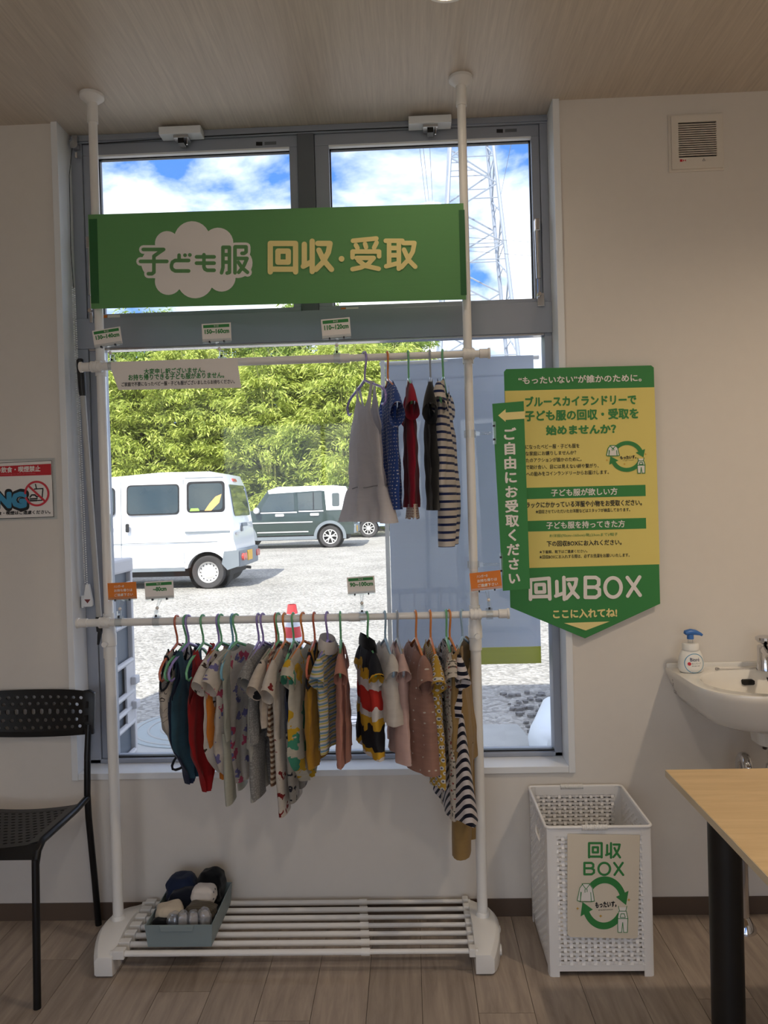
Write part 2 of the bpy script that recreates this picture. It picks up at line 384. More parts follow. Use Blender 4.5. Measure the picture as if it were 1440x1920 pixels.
# ------------------------------------------------------------------ the aluminium window
wn = thing('window_1', 'grey aluminium window, two vents over a fixed pane', None, (-.32, 2.58, OZ), kind='structure')
Wf, Wb, Wg = 2.565, 2.63, 2.602
a0, a1 = OX0+.004, OX1-.004
def fr(name, x0, x1, z0, z1, y0=Wf, y1=Wb, mat=None, bev=.002): return MB().box(x0, x1, y0, y1, z0, z1).build(name, mat or m_alu, wn, smooth=0, bevel=bev)
fr('head_frame', a0, a1, 2.672, ZT, Wf-.004)
MB().box(a0, a1, Wf-.012, Wf-.004, 2.676, 2.682).build('head_lip', m_alu, wn, smooth=0)
fr('jamb_frame', a0, -1.105, OZ, 2.672, Wf-.002); fr('jamb_frame', .481, a1, OZ, 2.672, Wf-.002)
fr('transom', a0, a1, 1.957, 2.062, Wf-.012)
fr('transom_lip', -1.10, .48, 1.950, 1.957, Wf-.006, Wf+.03, m_steel, .001)
fr('mullion', -.350, -.292, 2.062, 2.672, Wf-.006, mat=m_alud)
fr('bottom_rail', a0, a1, OZ+.002, .517, Wf-.002); fr('bottom_lip', -1.06, .482, .517, .522, Wf+.012, Wf+.03, m_black, .0005)
fr('lower_jamb', -1.104, -1.062, .517, 1.957, Wf+.006)
for (x0, x1, gx0, gx1) in ((-1.104, -.351, -1.058, -.379), (-.291, .480, -.242, .453)):
    sh = thing('vent_sash', None, None, ((x0+x1)/2, 2.58, 2.06), parent=None); sh.parent = wn; sh.location = Vector(((x0+x1)/2, 2.58, 2.06))-wn.location
    for nm, q in (('sash_rail', (x0, x1, 2.064, 2.079)), ('sash_rail', (x0, x1, 2.632, 2.671)), ('sash_stile', (x0, gx0, 2.079, 2.632)), ('sash_stile', (gx1, x1, 2.079, 2.632))):
        MB().box(q[0], q[1], Wf+.004, Wb-.005, q[2], q[3]).build(nm, m_alu, sh, smooth=0, bevel=.002)
    b = MB()
    for q in ((gx0, gx1, 2.079, 2.083), (gx0, gx1, 2.626, 2.632), (gx0, gx0+.004, 2.083, 2.626), (gx1-.004, gx1, 2.083, 2.626)): b.box(q[0], q[1], Wg-.008, Wg+.006, q[2], q[3])
    b.build('glazing_gasket', m_black, sh, smooth=0)
    MB().box(gx0, gx1, Wf+.0035, Wf+.02, 2.626, 2.632).build('bright_bead', m_white, sh, smooth=0)
    MB().box(gx0+.001, gx1-.001, Wg-.002, Wg+.002, 2.080, 2.631).build('pane', m_glass, sh, smooth=0)
MB().box(-1.061, .482, Wg-.003, Wg+.003, .518, 1.956).build('pane', m_glass, wn, smooth=0)
# rating stickers on the sash rails
for x, y in ((486, 269), (937, 245)):
    q = pq([(x-6, y-3), (x+6, y-3), (x+6, y+4), (x-6, y+4)], Wf+.003); flat('rating_sticker', poly(q), m_black, wn, Wf+.003)
    q = pq([(x+10, y-3), (x+32, y-4), (x+32, y+2), (x+10, y+3)], Wf+.003); flat('rating_sticker', poly(q), m_alud, wn, Wf+.003)
for x, y in ((193, 594), (640, 580)):
    q = pq([(x-1, y-3), (x+8, y-3.4), (x+8, y+2), (x-1, y+2.4)], Wf+.003); flat('caution_sticker', poly(q), m_orange, wn, Wf+.003)
    q = pq([(x+9, y-3.4), (x+32, y-4.2), (x+32, y+1.2), (x+9, y+2)], Wf+.003); flat('caution_sticker', poly(q), m_paper, wn, Wf+.003)
# vent operators at the head
for cx, z in ((-.742, 2.666), (.107, 2.664)):
    op = thing('vent_operator', None, None, (cx, 2.53, z)); op.parent = wn; op.location = Vector((cx, 2.53, z))-wn.location
    MB().box(cx-.072, cx+.072, 2.508, 2.556, z-.002, z+.024).build('housing', m_white, op, smooth=0, bevel=.002)
    MB().box(cx-.024, cx+.026, 2.514, 2.555, z-.013, z-.002).build('bracket', m_steel, op, smooth=0, bevel=.001)
    MB().box(cx-.009, cx+.011, 2.516, 2.55, z-.03, z-.013).build('arm', m_blackm, op, smooth=0)
    MB().cyl((cx+.018, 2.53, z-.013), (cx+.018, 2.53, z-.03), .0025, 8).build('pin', m_chrome, op)
MB().tube([(-1.10, 2.556, 2.665), (-.8, 2.555, 2.672), (-.3, 2.556, 2.676), (.05, 2.555, 2.673)], .0015, 6).build('operator_wire', m_black, wn)
# stays at both sides
for sg, x in ((-1, -1.083), (1, .463)):
    st = thing('vent_stay', None, None, (x, 2.55, 2.05)); st.parent = wn; st.location = Vector((x, 2.55, 2.05))-wn.location
    MB().cyl((x, 2.548, 2.14), (x-.002*sg, 2.548, 2.30), .0085, 12).build('cylinder', m_steel, st)
    MB().cyl((x, 2.548, 2.085), (x, 2.548, 2.14), .004, 8).build('rod', m_chrome, st)
    MB().box(x-.009, x+.009, 2.54, 2.566, 2.30, 2.342).build('upper_bracket', m_steel, st, smooth=0, bevel=.003)
    MB().box(x-.006, x+.018*sg if sg > 0 else x+.006, 2.545, 2.566, 2.045, 2.09).build('foot_plate', m_steel, st, smooth=0, bevel=.002)
    MB().cyl((x, 2.535, 2.085), (x, 2.56, 2.085), .007, 10).build('pivot', m_chrome, st)
# pulley, wire and bead chain at the left jamb
cc = thing('bead_chain', 'thin bead chain with white pointed pull hanging at the left jamb', 'pull chain', (-1.115, 2.535, 1.05))
MB().cyl((-1.118, 2.55, 2.655), (-1.118, 2.53, 2.655), .014, 14).build('pulley', m_steel, cc)
MB().box(-1.126, -1.108, 2.536, 2.556, 2.655, 2.69).build('pulley_bracket', m_steel, cc, smooth=0, bevel=.002)
MB().cyl((-1.114, 2.54, 2.63), (-1.114, 2.54, 2.61), .006, 10).build('ball_end', m_chrome, cc)
MB().tube([(-1.124, 2.535, 2.65), (-1.137, 2.532, 2.55), (-1.139, 2.53, 2.3), (-1.134, 2.53, 2.16)], .0012, 6).build('wire', m_black, cc)
ch = MB(); z = 2.16; i = 0
while z > 1.145:
    for dx in (-.003, .003):
        ch.lathe([(.0003, -.003), (.0026, -.0012), (.0026, .0012), (.0003, .003)], (-1.128+dx*1.2+.010*(2.16-z), 2.516, z-(0 if dx < 0 else .0039)), seg=5)
    z -= .0078
tag(ch.build('beads', m_white, cc), kind='stuff')
pl = [(-.006, .078), (.006, .078), (.016, .02), (.0165, .004), (.012, 0), (-.012, 0), (-.0165, .004), (-.016, .02)]
MB().prism([(-1.113+a, 1.062+b) for a, b in pl], 2.512, 2.526).build('pull', m_white, cc, smooth=0, bevel=.003)
flat('pull_mark', poly([(-1.124, 1.088), (-1.102, 1.088), (-1.113, 1.074)]), M('maroon_ink', S(120, 50, 50)), cc, 2.5115)
MB().box(-1.137, -1.128, 2.515, 2.535, 1.058, 1.10).build('holder', m_white, cc, smooth=0, bevel=.002)
hp = thing('window_hook_pole', 'slim grey pole with black grip leaning in the window corner', 'pole', (-1.075, 2.53, .98))
P0, P1 = Vector((-1.101, 2.49, 1.905)), Vector((-1.078, 2.525, .975))
lerp = lambda t: P0.lerp(P1, t)
MB().cyl(lerp(.03), lerp(.965), .0095, 14).build('shaft', M('pole_grey', S(176, 174, 170), .45, var=.03), hp)
MB().tube([lerp(-.005), lerp(.0), lerp(.02), lerp(.12), lerp(.13)], [.008, .0125, .0135, .0125, .011], 14).build('grip', m_black, hp)
MB().tube([lerp(.945), lerp(.95), lerp(1.0)], [.011, .0125, .0115], 14).build('end_cap', m_black, hp)
MB().tube([lerp(1.0), lerp(1.02)+Vector((-.004, 0, 0)), lerp(1.05)+Vector((-.01, 0, 0))], [.008, .007, .004], 8).build('hook', m_black, hp)

# ------------------------------------------------------------------ downlights (the room's lamps, plus unseen fill lamps)
m_lamp = emit_mat('lamp_diffuser', (1, .84, .62), 14)
def downlight(x, y, label, pw=1.0, col=(1, .82, .62)):
    t = thing('downlight', label, 'ceiling light', (x, y, ZT), 'recessed downlights in the ceiling')
    MB().lathe([(.052, -.001), (.056, -.004), (.064, -.0045), (.066, 0)], (x, y, ZT), seg=28).build('trim_ring', m_white, t)
    MB().lathe([(.0001, -.0036), (.052, -.0036), (.052, -.001), (.0001, -.001)], (x, y, ZT), seg=24).build('diffuser', m_lamp, t)
    ld = bpy.data.lights.new('lamp', 'SPOT'); ld.energy = LAMP_POWER*6*pw; ld.color = col; ld.spot_size = R(150); ld.spot_blend = .8; ld.shadow_soft_size = .05
    lo = bpy.data.objects.new('lamp', ld); COL.objects.link(lo); lo.parent = t; lo.location = (0, 0, -.012)
downlight(.135, 1.90, 'recessed warm downlight at the top edge of the picture', .12)
downlight(1.45, 1.25, 'recessed warm downlight above the washbasin table', 1.2)
downlight(.135, .1, 'recessed warm fill downlight added behind the camera, middle row', .6, (1, .90, .78))  # lamp added out of view to light the window wall evenly
downlight(1.45, -.7, 'recessed warm fill downlight added behind the camera by the right wall', .4, (1, .90, .78))  # another added lamp, unseen fill from the right
downlight(-1.2, -.7, 'recessed warm fill downlight added behind the camera by the left wall', .65, (1, .90, .78))  # added lamp, unseen fill from the left

# ------------------------------------------------------------------ the clothes rack
RY, PY = 2.287, 2.317; PXL, PXR = -.960, .197
ZU, ZLo = 1.841, 1.041
rk = thing('clothes_rack', 'white tension-pole clothes rack with two rails and slatted bottom shelf', 'clothes rack', ((PXL+PXR)/2, PY, 0))
for px, tag_ in ((PXL, 'l'), (PXR, 'r')):
    sg = -1 if px < 0 else 1
    po = MB().cyl((px, PY, .08), (px, PY, .93), .0165, 20).build('lower_pole', m_rack, rk)
    MB().lathe([(.0165, .925), (.0195, .925), (.0195, .962), (.022, .964), (.022, 1.0), (.0195, 1.005), (.0195, 1.03), (.014, 1.034)], (px, PY, 0), seg=20).build('height_collar', m_rack, rk)
    MB().cyl((px+.004*sg, PY-.018, .972), (px+.004*sg, PY-.034, .972), .0085, 14).build('knob', m_rack, rk)
    MB().cyl((px, PY, 1.0), (px, PY, 2.64), .0135, 20).build('upper_pole', m_rack, rk)
    MB().lathe([(.0135, 2.612), (.0165, 2.612), (.0165, 2.672), (.03, 2.684), (.037, 2.69), (.037, ZT-.0005), (.001, ZT-.0005)], (px, PY, 0), seg=28).build('ceiling_cup', m_rack, rk)
    for z in (ZU, ZLo):
        c = MB()
        for dx in (-.013, -.0005, .012): c.lathe([(.013, dx-.0035), (.0175, dx-.0035), (.0175, dx+.0035), (.013, dx+.0035)], (px, RY, z), 'x', 20)
        c.lathe([(.013, -.018), (.0155, -.018), (.0155, .018), (.013, .018)], (px, RY, z), 'x', 20)
        c.lathe([(.0135, -.024), (.017, -.024), (.017, .024), (.0135, .024)], (px, PY, z), 'z', 20)
        c.box(px-.012, px+.012, RY, PY, z-.012, z+.012)
        c.build('rail_clamp', m_rack, rk)
for z, x0, x1, xj in ((ZU, -1.012, .262, -.175), (ZLo, -1.048, .300, -.165)):
    r = MB().cyl((x0+.02, RY, z), (xj, RY, z), .0125, 20).build('hanging_rail', m_rack, rk)
    MB().cyl((xj, RY, z), (x1-.02, RY, z), .0108, 20).build('hanging_rail', m_rack, rk)
    MB().lathe([(.0108, -.03), (.0142, -.03), (.0142, .006), (.0108, .006)], (xj, RY, z), 'x', 20).build('rail_sleeve', m_rack, rk)
    for e, s in ((x0, 1), (x1, -1)):
        MB().lathe([(.001, 0), (.0165, 0), (.0165, .006*s), (.0142, .007*s), (.0142, .032*s), (.0125, .033*s)], (e, RY, z), 'x', 20).build('end_cap', m_rack, rk)
# feet
def foot(xin, sg):
    mb = MB(); rows = []; n = 14; Y0, Y1 = 2.158, 2.462
    for i in range(n+1):
        t = i/n; y = Y0+(Y1-Y0)*t
        wv = (.030+.055*math.sin(math.pi*min(1, .12+t*.88))**.8)*(1 if t < .9 else 1-(t-.9)*3); top = .062+.030*math.sin(math.pi*min(1, t*1.05))**.9
        bot = .0 if .06 < t < .94 else .006
        ch = .012
        rows.append([(xin, y, bot), (xin, y, top), (xin+sg*(wv-ch), y, top), (xin+sg*wv, y, top-ch), (xin+sg*wv, y, bot+.004), (xin+sg*(wv-.006), y, bot)])
    vs = [p for r_ in rows for p in r_]; m = 6
    fs = [(i*m+k, i*m+(k+1) % m, (i+1)*m+(k+1) % m, (i+1)*m+k) for i in range(n) for k in range(m)]+[tuple(range(m)), tuple(n*m+k for k in range(m))]
    mb.add(vs, fs); f = mb.build('foot', m_rack, rk, bevel=.002)
    MB().lathe([(.0165, .08), (.0225, .082), (.0215, .098), (.0185, .104), (.0165, .104)], (PXL if sg < 0 else PXR, PY, 0), seg=20).build('pole_socket', m_rack, f)
    if sg > 0:
        MB().lathe([(.001, .012), (.010, .010), (.010, 0), (.001, 0)], (xin+.078, 2.29, .062), 'x', 14).build('foot_screw', m_rack, f)
        MB().lathe([(.001, .012), (.016, .010), (.016, 0), (.001, 0)], (xin+.075, 2.25, .022), 'x', 14).build('adjuster', m_rack, f)
    return f
fL = foot(-.918, -1); fR = foot(.160, 1)
for i in range(7):
    y = 2.176+i*(2.448-2.176)/6; xj = -.152-.004*i
    bar = MB().cyl((-.93, y, .064), (xj, y, .064), .0088, 14).build('shelf_bar', m_rack, rk)
    MB().cyl((xj-.002, y, .064), (.168, y, .064), .0072, 14).build('thin_section', m_rack, bar)
    MB().lathe([(.0088, -.024), (.0108, -.024), (.0108, .002), (.0072, .002)], (xj, y, .064), 'x', 14).build('bar_collar', m_rack, bar)
    MB().box(-.919, -.884, y-.013, y+.013, .052, .078).build('bar_socket', m_rack, fL, smooth=0, bevel=.003)
    MB().box(.142, .161, y-.013, y+.013, .052, .077).build('bar_socket', m_rack, fR, smooth=0, bevel=.003)
# ================================================================== signs
# green banner stretched between the poles
BY = PY-.0285
bn = thing('green_banner', 'wide green banner with a white cloud strung between the rack poles', 'banner', (-.39, BY, 2.01))
q = pq([(165, 402.5), (869, 381), (874, 561.5), (171, 579)], BY)
nb = 24; mb = MB(); vs = []
for i in range(nb+1):
    t = i/nb
    for a, b in ((q[0], q[1]), (q[3], q[2])):
        x = a[0]+(b[0]-a[0])*t; z = a[1]+(b[1]-a[1])*t
        vs.append((x, BY, z)); vs.append((x, BY+.0012, z))
for i in range(nb):
    k = 4*i; mb.f += []
mb.add(vs, [f for i in range(nb) for k in (4*i,) for f in ((k, k+4, k+6, k+2), (k+1, k+3, k+7, k+5), (k, k+1, k+5, k+4), (k+2, k+6, k+7, k+3))]+[(0, 2, 3, 1), (4*nb, 4*nb+1, 4*nb+3, 4*nb+2)])
m_bcloth = fabric('banner_cloth', S(124, 176, 118), trans=.34, slub=.02)
mb.build('banner_sheet', m_bcloth, bn, smooth=0)
for x0, x1, ya, yb, nm in ((167, 182, 411, 569, 0), (860, 871, 394, 553, 1)):
    qq = pq([(x0, ya), (x1, ya-.4), (x1+4, yb), (x0+4, yb)], BY)
    (MB().prism(qq, BY-.0012, BY-.0002)).build('hem_strip', M('sign_green_dark%d' % nm, S(34, 96, 46), .6), bn, smooth=0)
def zs(pts, ox, oy, sc): return [(ox+a/sc, oy+b/sc) for a, b in pts]
def glyph_strokes(lines, ox, oy, sc, Y, hwpx):
    ls = [pq(zs(l, ox, oy, sc), Y) for l in lines]
    return strokes(ls, hwpx*Y/FPX)
KODOMO = [[(110, 393), (330, 393), (225, 465), (225, 640), (205, 655), (165, 655)], [(80, 522), (365, 522)],
    [(497, 455), (497, 512)], [(560, 455), (562, 456)], [(612, 452), (614, 453)], [(600, 512), (455, 512), (425, 530), (415, 560), (415, 585), (425, 608), (455, 625), (600, 625)],
    [(685, 473), (875, 473)], [(685, 541), (875, 541)], [(765, 450), (765, 580), (775, 605), (800, 618), (875, 618)],
    [(955, 645), (970, 590), (970, 370), (1040, 370), (1040, 640), (1015, 648)], [(970, 450), (1040, 450)], [(970, 530), (1040, 530)],
    [(1100, 645), (1100, 365), (1220, 365), (1220, 420), (1200, 435), (1175, 435)], [(1100, 490), (1230, 490), (1195, 570), (1140, 640)], [(1135, 530), (1175, 590), (1235, 640)]]
cl = [disc(*pq([zs([(a, b)], 250, 400, 5.76)[0]], BY)[0], r/5.76*BY/FPX) for a, b, r in
      ((365, 325, 132), (635, 285, 198), (915, 325, 168), (380, 735, 148), (670, 720, 200), (955, 695, 152), (650, 500, 260), (330, 520, 180), (1000, 510, 190), (1130, 540, 160), (250, 540, 165))]
flat('cloud', join(*cl), m_paper, bn, BY-.0014)
flat('lettering_outline', glyph_strokes(KODOMO, 250, 400, 5.76, BY, 47/5.76), m_paper, bn, BY-.0018)
flat('lettering', glyph_strokes(KODOMO, 250, 400, 5.76, BY, 20/5.76), m_bcloth, bn, BY-.0024, 'green lettering on the cloud')
KAI = [[(1098, 1055), (1098, 918), (1220, 918), (1220, 1055)], [(1098, 1042), (1220, 1042)], [(1135, 955), (1185, 955), (1185, 1008), (1135, 1008), (1135, 955)]]
SHU = [[(1262, 922), (1262, 1020)], [(1257, 1028), (1300, 1005)], [(1300, 907), (1300, 1053)], [(1327, 918), (1386, 918), (1378, 960), (1352, 1008), (1318, 1043)], [(1332, 950), (1356, 1000), (1393, 1043)]]
flat('lettering', glyph_strokes(KAI+SHU, 80, 100, 2.5714, BY, 13/2.5714), m_cream, bn, BY-.0024, 'cream yellow lettering')
UKE = [[(262, 905), (375, 894)], [(276, 926), (284, 940)], [(320, 920), (325, 936)], [(376, 914), (364, 938)], [(260, 985), (260, 957), (388, 957), (388, 980)],
       [(280, 988), (362, 988), (335, 1018), (300, 1034), (260, 1042)], [(288, 1000), (322, 1026), (386, 1040)]]
TORI = [[(420, 905), (500, 905)], [(436, 905), (436, 1022)], [(483, 905), (483, 1040)], [(436, 940), (483, 940)], [(436, 975), (483, 975)], [(422, 1028), (483, 1012)],
        [(505, 916), (558, 916), (550, 958), (525, 1000), (495, 1033)], [(508, 948), (530, 998), (562, 1030)]]
flat('lettering', glyph_strokes(UKE+TORI, 560, 100, 2.5714, BY, 11/2.5714), m_cream, bn, BY-.0024, 'cream yellow lettering')
flat('lettering', disc(*pq([(560+207/2.5714, 100+992/2.5714)], BY)[0], 5.4*BY/FPX), m_cream, bn, BY-.0024)

# white apology notice hung on the upper rail
NY = 2.262
no = thing('rail_notice', 'white paper notice with green and black text hung from the upper rail', 'notice', (-.7, NY, 1.76))
q = pq([(208, 692), (446, 684), (452, 727), (222, 731)], NY)
MB().prism(q, NY, NY+.0012).build('sheet', m_paper, no, smooth=0)
MB().prism([(q[0][0], q[0][1]), (q[1][0], q[1][1]), (q[1][0], q[1][1]+.022), (q[0][0], q[0][1]+.022)], NY+.0012, NY+.002).build('top_flap', m_paper, no, smooth=0)
G_ = m_green
text_on(no, '大変申し訳ございません。', boxq(270, 690, 384, 700, NY), G_, NY-.0006, .03)
text_on(no, 'お持ち帰りできる子ども服がありません。', boxq(241, 700, 420, 711, NY), G_, NY-.0006, .03)
text_on(no, 'ご家庭で不要になったベビー服・子ども服がございましたらお持ちください。', boxq(228, 714, 440, 722, NY), m_ink, NY-.0006, .02)

# size cards and hanger cards clipped to the rails
def card(cx, cy, w_, h_, tilt, rail_z, xr, header, lines, label, group, orange=False):
    Y = RY-.012; p = at(cx, cy, Y); k = Y/FPX; hw, hh = w_*k/2, h_*k/2
    t = thing('card_stand', label, 'card stand', (xr, RY, rail_z+.012), group)
    ca, sa = math.cos(tilt), math.sin(tilt)
    loc = lambda a, b: (p.x+a*ca-b*sa, p.z+a*sa+b*ca)
    rect = lambda a0, b0, a1, b1: [loc(a0, b1), loc(a1, b1), loc(a1, b0), loc(a0, b0)]
    body = MB().prism(rect(-hw, -hh, hw, hh), Y, Y+.0018).build('card', m_orange if orange else m_paper, t, smooth=0)
    if not orange:
        flat('header_band', poly(rect(-hw*.9, hh*.52, hw*.9, hh*.86)), m_green, body, Y-.0004)
        text_on(body, 'サイズ', rect(-hw*.16, hh*.58, hw*.16, hh*.80), m_paper, Y-.0008, .03)
        text_on(body, header, rect(-hw*(.80 if len(header) > 6 else .42), -hh*.12, hw*(.86 if len(header) > 6 else .5), hh*.34), m_green, Y-.0006, .045)
    else:
        for ln, (a0, b0, a1, b1) in lines: text_on(body, ln, rect(a0*hw, b0*hh, a1*hw, b1*hh), m_paper, Y-.0006, .02)
    MB().prism(rect(-hw*.98, -hh*1.12, hw*.98, -hh*.72), Y-.0028, Y-.0014).build('holder', m_clear, t, smooth=0)
    MB().prism(rect(-hw*.98, -hh*1.12, hw*.98, -hh*.95), Y-.0014, Y+.005).build('holder', m_clear, t, smooth=0)
    for s in (-.5, .5):
        a = loc(s*hw, -hh*1.06); MB().box(a[0]-.002, a[0]+.002, Y-.005, Y+.006, a[1]-.003, a[1]+.003).build('grip_pin', m_black, t, smooth=0)
    b0 = loc(0, -hh*1.12); zt = rail_z+.026
    mid = ((b0[0]*.4+xr*.6), (b0[1]*.45+zt*.55))
    MB().tube([(b0[0], Y+.001, b0[1]), (mid[0], Y, mid[1]), (xr, RY-.004, zt)], [.006, .003, .0035], 10).build('stem', m_clear, t)
    MB().lathe([(.0005, -.006), (.0045, -.003), (.0055, 0), (.0045, .003), (.0005, .006)], (mid[0], Y, mid[1]-.002), seg=12).build('ball_joint', m_paper, t)
    c = MB()
    for k2 in range(9):
        pass
    ang = [R(a) for a in range(-60, 241, 25)]
    outr, inr = .0185, .0145
    pts = [(outr*math.cos(a), outr*math.sin(a)) for a in ang]+[(inr*math.cos(a), inr*math.sin(a)) for a in reversed(ang)]
    c.prism([(RY+a, rail_z+b) for a, b in pts], xr-.010, xr+.010, 'yz')
    c.build('rail_clip', m_clear, t, smooth=30)
    MB().box(xr-.006, xr+.006, RY-.008, RY+.004, rail_z+.0135, rail_z+.036).build('clip_jaw', m_clear, t, smooth=0, bevel=.001)
    MB().box(xr-.003, xr+.003, RY-.0095, RY-.0075, rail_z+.015, rail_z+.022).build('spring', m_black, t, smooth=0)
    return t
GRP = 'size cards clipped to the rails'
xat = lambda x, y: at(x, y, RY).x
card(201, 632, 54, 32, R(7), ZU, xat(211, 668), '130~140cm', None, 'tilted white size card reading 130~140cm on the upper rail', GRP)
card(406, 623, 55, 34, R(1), ZU, xat(416, 665), '150~160cm', None, 'white size card reading 150~160cm on the upper rail', GRP)
card(630, 615, 54, 36, R(3), ZU, xat(632, 660), '110~120cm', None, 'white size card reading 110~120cm on the upper rail', GRP)
card(298.5, 1106, 55, 33, R(2), ZLo, xat(294, 1150), '~80cm', None, 'white size card reading ~80cm on the lower rail', GRP)
card(677, 1097, 52, 32, R(2.5), ZLo, xat(679, 1140), '90~100cm', None, 'white size card reading 90~100cm on the lower rail', GRP)
HL = [('ハンガーの', (-.55, .42, .15, .72)), ('お持ち帰りは', (-.55, -.10, .72, .24)), ('ご遠慮下さい', (-.55, -.62, .74, -.28))]
card(229, 1108, 55, 32, R(1.5), ZLo, xat(224, 1150), None, HL, 'orange hanger notice card at the left end of the lower rail', 'orange hanger notice cards', True)
card(911, 1089, 58, 34, R(5), ZLo, xat(917, 1137), None, HL, 'orange hanger notice card at the right end of the lower rail', 'orange hanger notice cards', True)

# tall green pointer sign clipped to the right pole
VY = 2.305
vs_ = thing('pointer_sign', 'narrow green upright sign with yellow arrow and vertical white text', 'sign', (.31, VY, 1.1))
q = pq([(923, 757), (982, 752), (994, 1104), (943, 1108)], VY)
MB().prism(q, VY, VY+.003).build('board', m_green, vs_, smooth=0, bevel=.0008)
flat('arrow', poly(pq([(934, 779), (948, 767), (948, 773.5), (984, 771), (984.5, 785), (948, 787.5), (948, 791)], VY)), m_cream, vs_, VY-.0006)
text_on(vs_, '\n'.join('ご自由にお受取ください'), pq([(942, 803), (967, 802), (976, 1093), (953, 1094)], VY), m_paper, VY-.0006, .035)
for py, pxx in ((812, 884), (1058, 892)):
    a = at(926 if py < 900 else 939, py, VY); b_ = Vector((PXR+.012, PY, a.z))
    MB().box(a.x-.004, a.x+.006, VY-.004, VY+.006, a.z-.035, a.z+.035).build('board_clip', m_clear, vs_, smooth=0)
    for dz in (-.02, .022): MB().box(a.x-.003, a.x+.004, VY-.0055, VY-.004, a.z+dz-.003, a.z+dz+.003).build('grip_pin', m_black, vs_, smooth=0)
    MB().tube([(a.x-.004, VY, a.z), (a.x-.018, VY+.003, a.z), (PXR+.03, PY-.006, a.z)], [.004, .0045, .003], 10).build('arm', m_clear, vs_)
    MB().lathe([(.0135, -.011), (.019, -.011), (.019, .011), (.0135, .011)], (PXR, PY, a.z), 'z', 18).build('pole_clip', m_clear, vs_)
    MB().box(PXR+.016, PXR+.03, PY-.012, PY, a.z-.007, a.z+.007).build('clip_jaw', m_clear, vs_, smooth=0)

# big green and yellow poster on the wall
TY = 2.452
ps = thing('collection_poster', 'green and yellow pointed poster on the wall right of the window', 'poster', (.57, TY, .92))
rim = [(949, 692), (1221, 685), (1226, 689), (1238, 1132), (1097, 1197), (957, 1139), (945, 697)]
MB().prism(pq(rim, TY), TY, TY+.004).build('board', m_green, ps, smooth=0, bevel=.0008)
T1 = TY-.0006; T2 = TY-.0012
flat('yellow_field', poly(pq([(946.5, 733), (1227, 726), (1237, 1058), (955, 1066)], TY)), m_yellow, ps, T1)
for a in ([(980, 915), (1210, 909), (1210.5, 930), (980.5, 936)], [(980, 977), (1211, 971), (1211.5, 991), (980.5, 997)]): flat('heading_band', poly(pq(a, TY)), m_green, ps, T2)
T3 = TY-.0018
def pt(s, x0, y0, x1, y1, mat, bold=.02): text_on(ps, s, boxq(x0, y0, x1, y1, TY, -.024), mat, T3, bold)
pt('“もったいない”が誰かのために。', 972, 704, 1202, 718, m_paper, .025)
pt('ブルースカイランドリーで', 985, 742, 1192, 760, m_green, .04)
pt('子ども服の回収・受取を', 984, 768, 1196, 787, m_green, .04)
pt('始めませんか？', 1024, 797, 1154, 814, m_green, .045)
for k, (s, x0, x1) in enumerate((('になったベビー服・子ども服を', 985, 1086), ('な家庭にお譲りしませんか？', 985, 1080), ('たのアクションが誰かのために。', 986, 1090), ('で助け合い、目には見えない絆や繋がり、', 986, 1122), ('への励みをコインランドリーからお届けします。', 987, 1141))):
    pt(s, x0, 833+k*12.5, x1, 841+k*12.5, m_ink, .012)
pt('子ども服が欲しい方', 1033, 916, 1157, 929, m_paper, .02)
pt('ラックにかかっている洋服や小物をお受取ください。', 986, 939, 1203, 950, m_ink, .025)
pt('★回収させていただいたお洋服などはスタッフが検品しております。', 1004, 954, 1181, 961, m_ink, .015)
pt('子ども服を持ってきた方', 1024, 977, 1171, 990, m_paper, .02)
pt('お洋服(70cm~160cm)/靴(23cmまで)/帽子', 1030, 1000, 1158, 1007, m_green, 0)
pt('下の回収BOXにお入れください。', 1025, 1013, 1165, 1023, m_ink, .025)
pt('★下着類、靴下はご遠慮ください。', 1011, 1031, 1101, 1037, m_ink, .012)
pt('★回収BOXにお入れする際は、必ずお洗濯をお願いいたします。', 1011, 1039, 1180, 1046, m_ink, .012)
BOXG = [[(785, 1600), (785, 1465), (850, 1465), (868, 1478), (868, 1510), (848, 1525), (785, 1525)], [(848, 1525), (872, 1540), (872, 1572), (850, 1588), (785, 1588)],
        [(957+50*math.cos(2*math.pi*k/24), 1527+60*math.sin(2*math.pi*k/24)) for k in range(25)], [(1045, 1465), (1125, 1575)], [(1122, 1462), (1048, 1580)]]
BOXG[0][0] = (785, 1588)
KAI2 = [[(445, 1600), (445, 1480), (560, 1470), (565, 1598)], [(445, 1585), (565, 1582)], [(478, 1510), (530, 1508), (532, 1555), (480, 1557), (478, 1510)]]
SHU2 = [[(608, 1490), (610, 1570)], [(602, 1580), (655, 1560)], [(652, 1465), (655, 1600)], [(675, 1478), (730, 1475), (724, 1510), (700, 1560), (668, 1595)], [(684, 1505), (705, 1550), (740, 1588)]]
flat('lettering', glyph_strokes(KAI2+SHU2+BOXG, 860, 640, 3.3095, TY, 11/3.3095), m_paper, ps, T3, 'large white lettering')
pt('ここに入れてね!', 1037, 1142, 1156, 1158, m_cream, .04)
flat('arrowhead', poly(pq([(1057, 1168), (1143, 1165), (1098, 1182)], TY)), m_cream, ps, T3)
